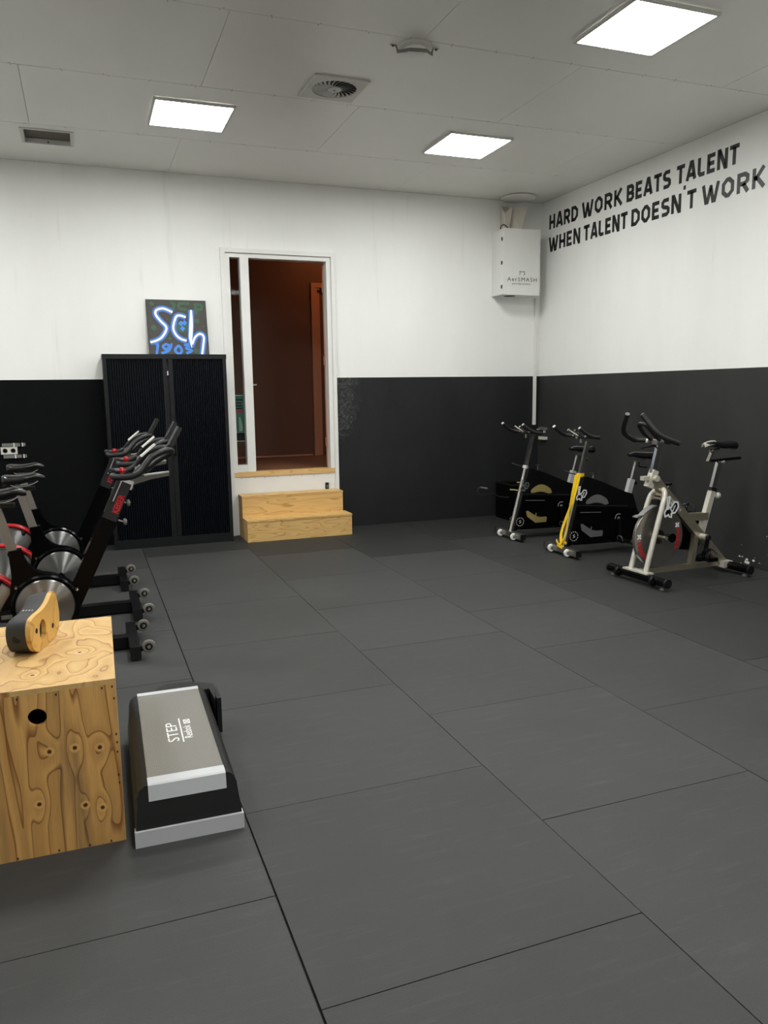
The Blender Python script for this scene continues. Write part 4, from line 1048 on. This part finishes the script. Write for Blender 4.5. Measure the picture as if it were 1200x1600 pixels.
b = new(); prism(b, [(.165, .62), (.215, .62), (.235, .73), (.20, .742)], -.062, .062, XZ); obj('fork_gusset', b, 'champagne', G, bevel=.004)
for k in range(3):
    b = new(); box(b, .158+.006*k, .164+.006*k, -.03, .03, .632+.028*k, .644+.028*k); obj('gusset_slot', b, 'dark', G)
beam_a, beam_b = (gx(4.205), 0, .845), (gx(5.0), 0, .075)
b = new(); bar(b, beam_a, beam_b, .052, .074); bmx = obj('main_beam', b, 'champagne', G, bevel=.008)
b = new(); bar(b, (gx(4.54), 0, .500), (gx(4.80), 0, .492), .046, .062); obj('cross_tube', b, 'champagne', G, bevel=.008)
b = new(); bar(b, (gx(4.740), 0, .34), (gx(4.852), 0, .722), .044, .048); obj('seat_tube', b, 'champagne_light', G, bevel=.006)
b = new(); bar(b, (gx(4.845), 0, .70), (gx(4.853), 0, .727), .048, .060); obj('seat_collar', b, 'black_matt', G, bevel=.002)
b = new(); bar(b, (gx(4.85), 0, .715), (gx(4.912), 0, .945), .030, .046); obj('seat_post', b, 'chrome', G, bevel=.003)
b = new(); tube(b, [(gx(4.845), 0, .665), (gx(4.885), -.0, .660)], .015, 10); lathe(b, [(.018, 0), (.026, .008), (.026, .03), (.018, .036)], (gx(4.88), -.012, .660), 'x', 16); obj('seat_knob', b, 'champagne_light', G, True)
b = new(); bar(b, (gx(4.80), 0, .952), (gx(5.14), 0, .962), .03, .022); obj('saddle_slide', b, 'black_metal', G, bevel=.003)
b = new(); bar(b, (gx(4.790), 0, .945), (gx(4.835), 0, 1.04), .030, .026); obj('saddle_riser', b, 'chrome', G, bevel=.003)
b = new(); tube(b, [(gx(4.80), 0, 1.035), (gx(4.90), 0, 1.045)], .011, 10); obj('saddle_clamp', b, 'chrome', G, True)
b = new(); tube(b, [(gx(4.93), -.03, .938), (gx(4.93), .0, .938)], .010, 8); lathe(b, [(.012, -.05), (.016, -.03)], (gx(4.93), 0, .938), 'y', 10); obj('slide_knob', b, 'dull_chrome', G, True)
sb = saddle_bm(gx(5.055), gx(4.745), 1.118, .082, .022, .072, .012); obj('saddle', sb, 'black_vinyl', G, True)
b = new(); P_ = [(gx(4.733), .0), (gx(4.845), .0)]
rings = []
for k in range(7):
    s = k/6; x = gx(4.728+.115*s); w_ = .020+.014*s; zt = 1.096+.020*math.sin(min(1, s*1.2+.05)*PI/2)
    rings.append([(x, w_*math.cos(PI*q/8), zt-.028+.032*math.sin(PI*q/8)) for q in range(9)] + [(x, w_*.82*math.cos(PI*(8-q)/8), zt-.030+.026*math.sin(PI*(8-q)/8)) for q in range(9)])
loft(b, rings); obj('saddle_nose_cap', b, 'champagne_light', G, True)
b = new(); bar(b, (gx(4.69), 0, .35), (gx(4.648), 0, .08), .042, .044); obj('support_post', b, 'champagne', G, bevel=.006)
b = new(); bar(b, (gx(4.12), 0, .088), (gx(5.0), 0, .075), .036, .044); obj('lower_bar', b, 'champagne', G, bevel=.006)
b = new(); box(b, gx(4.955), gx(5.05), -.07, .07, .045, .098); obj('rear_bracket', b, 'champagne_light', G, bevel=.006)
# handlebar post and clamp
b = new(); bar(b, (gx(4.165), 0, .772), (gx(4.222), 0, .905), .050, .056); obj('stem_sleeve', b, 'champagne_light', G, bevel=.005)
b = new(); bar(b, (gx(4.200), 0, .86), (gx(4.262), 0, 1.115), .030, .044); obj('stem_post', b, 'chrome', G, bevel=.003)
b = new(); tube(b, [(gx(4.215), -.05, .842), (gx(4.215), .03, .842)], .024, 14); obj('stem_pivot', b, 'champagne_light', G, True)
b = new(); box(b, gx(4.10), gx(4.16), -.022, .022, .83, .862); obj('stem_lever', b, 'champagne_light', G, bevel=.004)
b = new(); box(b, gx(4.21), gx(4.30), -.03, .03, 1.112, 1.132); obj('bar_clamp', b, 'dull_grey', G, bevel=.003)
b = new(); tube(b, [(gx(4.235), .02, 1.10), (gx(4.10), .03, 1.085)], .008, 8); obj('clamp_lever', b, 'black_metal', G, True)
horn_bar(G, gx(4.235), 1.135, .13, (gx(4.005), .085, 1.352), (gx(4.055), .185, 1.222), (gx(4.23), .245, 1.130), .0195, clampmat='dull_chrome')
for s in (-1, 1):
    b = new(); tube(b, spline([(gx(4.235), s*.10, 1.138), (gx(4.20), s*.17, 1.138), (gx(4.13), s*.205, 1.165), (gx(4.09), s*.20, 1.19)], 5), .018, 12); obj('bar_elbow', b, 'black_grip', G, True)
b = new(); tube(b, spline([(gx(4.22), -.045, 1.15), (gx(4.15), -.055, 1.20), (gx(4.09), -.045, 1.265), (gx(4.075), 0, 1.278), (gx(4.09), .045, 1.265), (gx(4.15), .055, 1.20), (gx(4.22), .045, 1.15)], 6), .016, 12); obj('aero_loop', b, 'black_grip', G, True)
b = new(); tube(b, [(gx(4.235), .085, 1.136), (gx(4.235), .115, 1.136)], .0205, 12); obj('bar_ring', b, 'white_plastic', G, True)
# flywheel
fx, fz, fr_ = gx(4.285), .362, .250
b = new(); lathe(b, [(fr_-.012, -.014), (fr_-.004, -.015), (fr_, -.011), (fr_, .011), (fr_-.004, .015), (fr_-.012, .014)], (fx, 0, fz), 'y', 72); fw = obj('flywheel_rim', b, 'dull_chrome', G, True)
M['bronze_disc'] = radial_metal('bronze_flywheel', 0, 0, (.17, .16, .135, 1), .28)
b = new(); lathe(b, [(fr_-.010, -.0135), (.06, -.0125), (.055, -.018), (0, -.018), ], (0, 0, 0), 'y', 72); o = obj('flywheel_face', b, 'bronze_disc', G, True); o.location = (fx, 0, fz)
b = new(); lathe(b, [(fr_-.010, .0135), (.06, .0125), (.055, .018), (0, .018), ], (0, 0, 0), 'y', 72); o = obj('flywheel_face', b, 'bronze_disc', G, True); o.location = (fx, 0, fz)
b = new(); tube(b, [(fx, -.10, fz), (fx, .10, fz)], .016, 12); obj('axle', b, 'champagne', G, True)
b = new(); lathe(b, [(.038, -.075), (.030, -.068), (.022, -.02)], (fx+.085, 0, fz-.008), 'y', 20); obj('hub_cover', b, 'black_gloss', G, True)
FW = lambda a_, c_, h_: (fx+a_, -.0145-h_, fz+c_)
def arcpts(r, a0, a1, n=8): return [(r*math.cos(math.radians(a0+(a1-a0)*k/n)), r*math.sin(math.radians(a0+(a1-a0)*k/n))) for k in range(n+1)]
for sgn in (1, -1):
    b = new()
    a0 = 176 if sgn > 0 else 24
    cxm, czm = .205*math.cos(math.radians(a0)), .205*math.sin(math.radians(a0))
    for q in (45, 135): stroke(b, [(cxm-.024*math.cos(math.radians(q)), czm-.024*math.sin(math.radians(q))), (cxm+.024*math.cos(math.radians(q)), czm+.024*math.sin(math.radians(q)))], .014, FW, 0, .0012)
    obj('white_cross_print', b, 'white_print', G)
    for k in range(6):
        aa = (188+8.2*k) if sgn > 0 else (14-8.2*k)
        b = new(); stroke(b, arcpts(.217, aa, aa+(6.2 if sgn > 0 else -6.2), 3), .012, FW, 0, .0012); stroke(b, arcpts(.195, aa, aa+(6.2 if sgn > 0 else -6.2), 3), .010, FW, 0, .0012)
        q = arcpts(1, aa+2, aa+2, 1)[0]; stroke(b, [(q[0]*.192, q[1]*.192), (q[0]*.22, q[1]*.22)], .010, FW, 0, .0012); obj('red_letter', b, 'red_print', G)
# brake pad / dust strap over the rim
P = [(fx+(fr_+.012)*math.cos(math.radians(q)), 0, fz+(fr_+.012)*math.sin(math.radians(q))) for q in range(146, 84, -6)]
P[0] = (P[0][0]-.028, 0, P[0][2]+.03); P[1] = (P[1][0]-.012, 0, P[1][2]+.018)
b = new(); ribbon3(b, P, .055, .008, (0, 1, 0)); obj('rim_strap', b, 'dull_grey', G)
b = new(); box(b, gx(4.235), gx(4.30), -.035, .035, .625, .665); obj('brake_block', b, 'black_matt', G, bevel=.004)
b = new(); tube(b, [(gx(4.345), 0, .72), (gx(4.370), 0, .772)], .008, 8); kn_ = obj('resistance_pin', b, 'chrome', G, True)
b = new(); lathe(b, [(.012, 0), (.030, .008), (.030, .022), (.014, .03)], (gx(4.372), 0, .772), 'z', 16); obj('resistance_knob', b, 'black_gloss', kn_, True)
# chain guard on the far side, cranks, pedals
b = new(); prism(b, [(gx(4.20), .25), (gx(4.74), .20), (gx(4.84), .26), (gx(4.86), .36), (gx(4.82), .45), (gx(4.72), .48), (gx(4.20), .44)], .060, .098, XZ); obj('chain_guard', b, 'black_gloss', G, bevel=.01)
BB = (gx(4.725), .33)
b = new(); tube(b, [(BB[0], -.09, BB[1]), (BB[0], .11, BB[1])], .026, 14); obj('bottom_bracket', b, 'champagne_light', G, True)
for s, an in ((-1, 254), (1, 74)):
    a_ = math.radians(an); e = (BB[0]+.168*math.cos(a_), s*.115, BB[1]+.168*math.sin(a_))
    b = new(); bar(b, (BB[0], s*.10, BB[1]), e, .018, .030); ck = obj('crank', b, 'black_metal', G, bevel=.004)
    b = new(); disc(b, (BB[0], s*.104, BB[1]), .022, .024, 'y', 14); obj('crank_boss', b, 'black_matt', ck)
    b = new(); box(b, e[0]-.045, e[0]+.05, e[1]+s*.06-.04, e[1]+s*.06+.04, e[2]-.014, e[2]+.014); pd = obj('pedal', b, 'black_gloss', G, bevel=.004)
    b = new(); tube(b, spline([(e[0]-.04, e[1]+s*.02, e[2]), (e[0]-.05, e[1]+s*.03, e[2]+.06), (e[0]-.0, e[1]+s*.06, e[2]+.085), (e[0]-.05, e[1]+s*.10, e[2]+.06), (e[0]-.04, e[1]+s*.10, e[2])], 5), .006, 6); obj('toe_cage', b, 'black_gloss', pd, True)
    b = new(); tube(b, spline([(e[0]-.0, e[1]+s*.015, e[2]-.02), (e[0]+.02, e[1]+s*.01, e[2]+.05), (e[0]+.01, e[1]+s*.06, e[2]+.08), (e[0]+.02, e[1]+s*.115, e[2]+.05)], 5), .007, 6); obj('toe_strap', b, 'black_matt', pd, True)
    b = new(); box(b, e[0]+.045, e[0]+.062, e[1]+s*.06-.03, e[1]+s*.06+.03, e[2]-.01, e[2]+.01); obj('pedal_edge', b, 'dull_chrome', pd)
def spin_logo(T, ox, oz, yy, k, mat='white_print', parent=None):
    """outlined leaning-rider mark"""
    fn = lambda a_, c_, h_: (ox+a_*k, yy-h_, oz+c_*k)
    b = new(); w_ = .12
    stroke(b, [(.32, 1.6), (.52, 1.62), (.42, .95), (.62, .72), (1.0, 1.2), (1.32, 1.15), (1.4, .82), (1.12, .38), (.72, .32), (.75, .05), (.55, .08), (.45, .25), (.12, .12), (.05, .42), (.22, .68), (.28, .95)], w_, fn, 0, .0015*1/k*k, True)
    stroke(b, [(.62, .72), (.80, .42), (1.1, .95)], w_*.8, fn, 0, .0015); stroke(b, [(.28, .95), (.45, .70), (.22, .68)], w_*.8, fn, 0, .0015)
    return obj('rider_mark', b, mat, parent or T)
spin_logo(G, gx(4.238), .530, -.108, .104)
b = new(); prism(b, [(gx(4.238)+.104*p, .530+.104*q) for p, q in [(.32, 1.6), (.52, 1.62), (.42, .95), (.62, .72), (1.0, 1.2), (1.32, 1.15), (1.4, .82), (1.12, .38), (.72, .32), (.75, .05), (.55, .08), (.45, .25), (.12, .12), (.05, .42), (.22, .68), (.28, .95)]], -.1075, -.1045, XZ); obj('mark_backing', b, 'black_metal', G)
b = new(); bar(b, (gx(4.33), -.105, .60), (gx(4.37), -.02, .64), .03, .02, (0, 0, 1)); obj('mark_bracket', b, 'champagne', G)
# worn lettering on beam and fork: small pale blocks
d = (Vector(beam_b)-Vector(beam_a)).normalized(); nn = Vector((-d.z, 0, d.x))
for k in range(8):
    c0 = Vector(beam_a)+d*(.19+.028*k)+nn*(-.004); b = new()
    bar(b, c0+Vector((0, -.0266, 0)), c0+d*.016+Vector((0, -.0266, 0)), .001, .022); obj('beam_letter', b, 'grey_print', bmx)

# ---- the two black bikes with closed side panels
def shell_bike(label, loc, wheel_mat, with_mark, rz=0.0):
    T = thing('spin_bike', label, 'exercise bike', loc, rz, 'black spin bikes with closed side panels')
    X = lambda x: x-4.13
    b = new(); box(b, -.027, .027, -.265, .265, .028, .082); st = obj('front_stabilizer', b, 'dull_chrome', T, bevel=.004)
    for s in (-1, 1):
        b = new(); box(b, -.028, .028, s*.268-.005, s*.268+.005, .026, .084); obj('end_cap', b, 'black_matt', st)
        b = new(); tube(b, [(0, s*.235, .03), (0, s*.235, .0)], .016, 10); obj('foot', b, 'black_matt', st)
        b = new(); disc(b, (-.034, s*.135, .045), .036, .024, 'y', 20); w_ = obj('transport_wheel', b, 'white_plastic', st, True)
        b = new(); disc(b, (-.034, s*.135-.013, .045), .016, .006, 'y', 14); obj('wheel_hub', b, 'dull_grey', w_)
    b = new(); box(b, X(5.02), X(5.07), -.25, .25, .02, .07); rs = obj('rear_stabilizer', b, 'dull_chrome', T, bevel=.004)
    for s in (-1, 1):
        b = new(); disc(b, (X(5.045), s*.22, .010), .02, .020, 'z', 12); obj('foot', b, 'black_matt', rs)
    b = new(); tube(b, [(.008, 0, .075), (X(4.312), 0, .755)], .0235, 14); obj('front_post', b, 'chrome', T, True)
    b = new(); tube(b, [(X(4.304), 0, .735), (X(4.312), 0, .765)], .030, 14); cl = obj('post_collar', b, 'silver', T, True)
    b = new(); tube(b, [(X(4.300), .02, .755), (X(4.245), .06, .765), (X(4.20), .10, .79)], .0055, 8); obj('collar_lever', b, 'black_metal', cl, True)
    b = new(); bar(b, (X(4.308), 0, .75), (X(4.390), 0, 1.075), .030, .036); obj('stem_post', b, 'chrome', T, bevel=.008)
    b = new(); bar(b, (X(4.26), 0, 1.105), (X(4.43), 0, 1.083), .034, .018); obj('bar_plate', b, 'chrome', T, bevel=.002)
    b = new(); tube(b, [(X(4.31), 0, 1.09), (X(4.31), 0, 1.055)], .011, 10); obj('plate_knob', b, 'dull_chrome', T, True)
    for s in (-1, 1):
        P = spline([(X(4.345), s*.235, 1.112), (X(4.29), s*.230, 1.118), (X(4.235), s*.222, 1.138), (X(4.185), s*.212, 1.172), (X(4.150), s*.205, 1.202)], 6)
        b = new(); tube(b, P, .0165, 12); hb = obj('handlebar_horn', b, 'black_grip', T, True)
        b = new(); d_ = (P[-1]-P[-2]).normalized(); tube(b, [P[-1]-d_*.001, P[-1]+d_*.007], .0155, 12); obj('end_plug', b, 'silver', hb, True)
        b = new(); tube(b, [(X(4.30), s*.085, 1.111), (X(4.30), s*.105, 1.1115)], .0155, 12); obj('ring', b, 'chrome', hb, True)
        P = spline([(X(4.33), s*.02, 1.103), (X(4.27), s*.035, 1.13), (X(4.20), s*.055, 1.178)], 5)
        b = new(); tube(b, P, .012, 10); obj('aero_horn', b, 'chrome', T, True)
        P = spline([(X(4.30), s*.0, 1.110), (X(4.30), s*.12, 1.112), (X(4.30), s*.222, 1.117)], 5)
        b = new(); tube(b, P, .013, 10); obj('cross_bar', b, 'black_grip', T, True)
    # body shell
    poly = [(X(4.142), .088), (X(4.322), .742), (X(4.36), .738), (X(4.50), .69), (X(4.84), .553), (X(4.885), .545), (X(4.915), .47), (X(5.0), .25), (X(4.99), .20), (X(4.88), .085)]
    b = new(); prism(b, poly, -.052, .052, XZ); obj('body_shell', b, 'black_metal', T, bevel=.006)
    for s in (-1, 1):
        yy0, yy1 = (-.067, -.0525) if s < 0 else (.0525, .067)
        lower = [(X(4.165), .10), (X(4.255), .452), (X(4.80), .412), (X(4.92), .40), (X(4.975), .25), (X(4.86), .096)]
        b = new(); prism(b, lower, yy0, yy1, XZ); sp_ = obj('side_panel', b, 'black_gloss', T, bevel=.005)
        b = new(); stroke(b, [(X(4.235), .472), (X(4.82), .430)], .008, XZ, yy0*1.0, yy1*1.0); obj('trim_line', b, 'charcoal', T)
        yf = (lambda a_, c_, h_: (a_, -.0672-h_, c_)) if s < 0 else (lambda a_, c_, h_: (a_, .0672+h_, c_))
        yu = (lambda a_, c_, h_: (a_, -.0525-h_, c_)) if s < 0 else (lambda a_, c_, h_: (a_, .0525+h_, c_))
        # openings that show the flywheel
        n = 9; arc = []
        ua = [(X(4.345), .487)] + [(X(4.352+.026*k), .500+.062*math.sin(PI*(k+.6)/10.2)) for k in range(10)] + [(X(4.606), .468), (X(4.575), .458)] + [(X(4.55-.030*k), .461+.003*k+.016*math.sin(PI*(k+.5)/6)) for k in range(6)] + [(X(4.36), .476)]
        b = new(); prism(b, ua, .0, .0012, yu); obj('flywheel_window', b, wheel_mat, T)
        la = [(X(4.282), .290), (X(4.296), .232), (X(4.40), .158), (X(4.53), .160), (X(4.54), .205), (X(4.525), .218), (X(4.47), .216), (X(4.41), .228), (X(4.345), .268), (X(4.305), .294)]
        b = new(); prism(b, la, .0, .0012, yf); obj('flywheel_window', b, wheel_mat, T)
        b = new(); stroke(b, [(X(4.395), .20), (X(4.405), .262)], .012, yf, .001, .003); obj('spoke', b, wheel_mat, T)
        b = new(); stroke(b, [(X(4.275), .405), (X(4.51), .392)], .006, yf, .0, .003); obj('panel_edge', b, 'dull_grey', T)
        # round crank cover and badge
        b = new(); stroke(b, arcpts(.040, 20, 200, 10) and [(X(4.715)+q[0], .322+q[1]) for q in arcpts(.040, 60, 190, 10)], .006, yf, 0, .002); obj('ring_print', b, 'grey_print', T)
        b = new()
        for q in (0, 45, 90, 135):
            cq, sq = math.cos(math.radians(q))*.014, math.sin(math.radians(q))*.014; stroke(b, [(X(4.715)-cq, .320-sq), (X(4.715)+cq, .320+sq)], .006, yf, 0, .003)
        obj('crank_bolt', b, 'grey_print', T)
        b = new()
        for q in range(0, 360, 30): stroke(b, [(X(4.212)+v[0], .182+v[1]) for v in arcpts(.043, q, q+17, 3)], .008, yf, 0, .0015)
        stroke(b, [(X(4.222), .198), (X(4.204), .190), (X(4.222), .176), (X(4.202), .168)], .007, yf, 0, .0015)
        obj('badge', b, 'grey_print', T)
        b = new(); stroke(b, [(X(4.175), .092), (X(4.86), .080)], .010, XZ, -.072 if s < 0 else .062, -.062 if s < 0 else .072); obj('bottom_rail', b, 'dull_chrome', T)
        for q in ((4.20, .105), (4.62, .10), (4.90, .42)):
            b = new(); disc(b, (X(q[0]), (-.0675 if s < 0 else .0675), q[1]), .006, .004, 'y', 8); obj('screw', b, 'chrome', T)
    if with_mark: spin_logo(T, X(4.235), .515, -.0545, .082)
    else: spin_logo(T, X(4.215), .50, -.0545, .075, 'dull_grey')
    # resistance knob
    b = new(); tube(b, [(X(4.455), 0, .69), (X(4.458), 0, .752)], .007, 8); kn_ = obj('resistance_pin', b, 'chrome', T, True)
    b = new(); lathe(b, [(.010, 0), (.026, .004), (.024, .014), (.010, .020)], (X(4.459), 0, .750), 'z', 14); obj('resistance_knob', b, 'black_matt', kn_, True)
    # seat
    b = new(); bar(b, (X(4.868), 0, .553), (X(4.903), 0, .682), .050, .050); obj('seat_sleeve', b, 'silver', T, bevel=.004)
    b = new(); tube(b, [(X(4.91), 0, .645), (X(4.955), 0, .640)], .009, 8); lathe(b, [(.010, 0), (.018, .005), (.014, .018)], (X(4.945), 0, .640), 'x', 12); obj('seat_knob', b, 'black_matt', T, True)
    b = new(); tube(b, [(X(4.895), 0, .66), (X(4.945), 0, .850)], .0155, 12); obj('seat_post', b, 'dull_chrome', T, True)
    b = new(); bar(b, (X(4.93), 0, .852), (X(5.06), 0, .856), .028, .018); obj('saddle_slide', b, 'dull_chrome', T, bevel=.002)
    b = new(); tube(b, [(X(4.985), 0, .85), (X(4.985), 0, .800), (X(5.08), 0, .785)], .007, 8); obj('slide_lever', b, 'black_metal', T, True)
    obj('saddle', saddle_bm(X(5.135), X(4.855), .945, .088, .022, .075, .012), 'black_vinyl', T, True)
    b = new(); tube(b, spline([(X(4.858), -.018, .93), (X(4.90), -.03, .944), (X(4.98), -.05, .940), (X(5.08), -.08, .936)], 5), .005, 6); obj('saddle_seam', b, 'dull_grey', T, True)
    b = new(); tube(b, spline([(X(4.895), .0, .555), (X(4.915), .0, .48), (X(4.955), 0, .39), (X(4.985), 0, .33)], 5), .008, 8); obj('rear_tube', b, 'dull_grey', T, True)
    # cranks
    for s, an in ((-1, 268), (1, 88)):
        a_ = math.radians(an); e = (X(4.715)+.165*math.cos(a_), s*.105, .32+.165*math.sin(a_)-.04)
        b = new(); bar(b, (X(4.715), s*.082, .32), e, .014, .024); obj('crank', b, 'black_metal', T, bevel=.003)
        b = new(); box(b, e[0]-.045, e[0]+.045, e[1]+s*.06-.04, e[1]+s*.06+.04, e[2]-.012, e[2]+.012); pd = obj('pedal', b, 'black_metal', T, bevel=.004)
        b = new(); tube(b, spline([(e[0]-.045, e[1]+s*.02, e[2]+.01), (e[0]-.055, e[1]+s*.04, e[2]+.05), (e[0]-.055, e[1]+s*.09, e[2]+.05), (e[0]-.045, e[1]+s*.10, e[2]+.01)], 4), .006, 6); obj('toe_cage', b, 'dull_chrome', pd, True)
    return T
shell_bike('black spin bike with tan flywheel windows, in the far corner', (4.115, 7.09, 0), 'tan', False)
shell_bike('black spin bike with a yellow band on its post and grey flywheel windows', (4.15, 6.17, 0), 'dull_grey', True)

# ---- yellow resistance band tied round the post of the middle bike
Y = thing('resistance_band', 'long yellow resistance band looped round the spin bike post', 'band', (4.15, 6.17, 0))
pf = lambda z: .008+(.182-.008)*(z-.075)/.68
off = -.034
for s in (-1, 1):
    zs = [.752, .66, .56, .47, .41, .34, .26, .19, .13, .10]
    lat = [.014, .014, .010, .003, -.010, -.028, -.042, -.044, -.020, 0]
    P = spline([(pf(z)+off-.003*s-.010*(z < .45)*(s > 0), -.012+s*l_, z) for z, l_ in zip(zs, lat)], 4)
    sd = []
    n = len(P)
    for i in range(n):
        q = i/(n-1); sd.append((.35*math.sin(q*3.0)*s, 1, .0) if q < .45 else (.35*s, .95, 0))
    wd_ = [.050-.024*min(1, i/(n*.45)) for i in range(n)]
    b = new(); ribbon3(b, P, wd_, .005, sd); obj('strand', b, 'yellow', Y, True)
b = new(); P = [(pf(.75)+.036*math.cos(q*PI/8), .036*math.sin(q*PI/8), .752) for q in range(16)]
P = P+[P[0]]; ribbon3(b, P, .030, .005, (0, 0, 1)); obj('top_loop', b, 'yellow', Y, True)
b = new(); P = [(pf(.11)+.038*math.cos(q*PI/8), .040*math.sin(q*PI/8), .115+.018*math.sin(q*PI/4)) for q in range(17)]; ribbon3(b, P, .024, .006, (.2, 0, 1)); obj('knot_loop', b, 'yellow', Y, True)
b = new(); P = spline([(pf(.14)-.05, .045, .135), (pf(.1)-.055, .02, .105), (pf(.09)-.045, -.02, .090), (pf(.08)-.035, -.045, .082)], 5); ribbon3(b, P, .034, .008, (0, .3, 1)); obj('tail', b, 'yellow', Y, True)

# ---- low black bin in the corner with tubes hung over it
K = thing('equipment_bin', 'low black bin against the back wall behind the far spin bike', 'bin', (4.68, 8.03, 0))
b = new()
hw, hd, hh = .26, .19, .42
for a_ in ((0, 2*hw, 0, .014), (0, 2*hw, 2*hd-.014, 2*hd), (0, .014, .014, 2*hd-.014), (2*hw-.014, 2*hw, .014, 2*hd-.014)): box(b, *a_, .0, hh)
box(b, .014, 2*hw-.014, .014, 2*hd-.014, .0, .014); obj('bin_body', b, 'black_gloss', K)
b = new()
for a_ in ((-.008, 2*hw+.008, -.008, .02), (-.008, 2*hw+.008, 2*hd-.02, 2*hd+.008), (-.008, .02, .02, 2*hd-.02), (2*hw-.02, 2*hw+.008, .02, 2*hd-.02)): box(b, *a_, hh, hh+.022)
obj('rim', b, 'black_matt', K, bevel=.003)
b = new(); tube(b, spline([(-.015, .04, .285), (-.14, .05, .30), (-.20, .05, .335), (-.26, .03, .345), (-.36, .03, .335), (-.425, .03, .35), (-.44, .03, .39), (-.41, .03, .425), (-.30, .03, .405), (-.255, .03, .36)], 6), .0065, 8)
hd_ = tag(obj('tube_handle', b, 'charcoal', None, True), 'black exercise tube with handle sticking out left of the black bin', 'exercise tube'); hd_.location = (4.68, 8.03, 0)
b = new(); tube(b, [(-.400, .03, .424), (-.31, .03, .407)], .011, 10); obj('foam_grip', b, 'dull_grey', hd_, True)
M['pale_yellow'] = plain('pale_yellow_rubber', (.62, .55, .22, 1), .5, var=.1)
for nm, P in (('pale yellow exercise strap hanging over the front of the black bin', [(-.03, -.012, .385), (.05, -.018, .375), (.12, -.022, .352), (.20, -.016, .368), (.36, -.014, .362)]), ('pale yellow exercise strap lying along the rim of the black bin', [(.10, .05, .455), (.20, .04, .458), (.34, .04, .462)])):
    b = new(); ribbon3(b, spline(P, 5), .013, .005, (0, 0, 1) if 'front' in nm else (0, 1, .3)); o = tag(obj('exercise_strap', b, 'pale_yellow'), nm, 'strap'); o.location = (4.68, 8.03, 0)
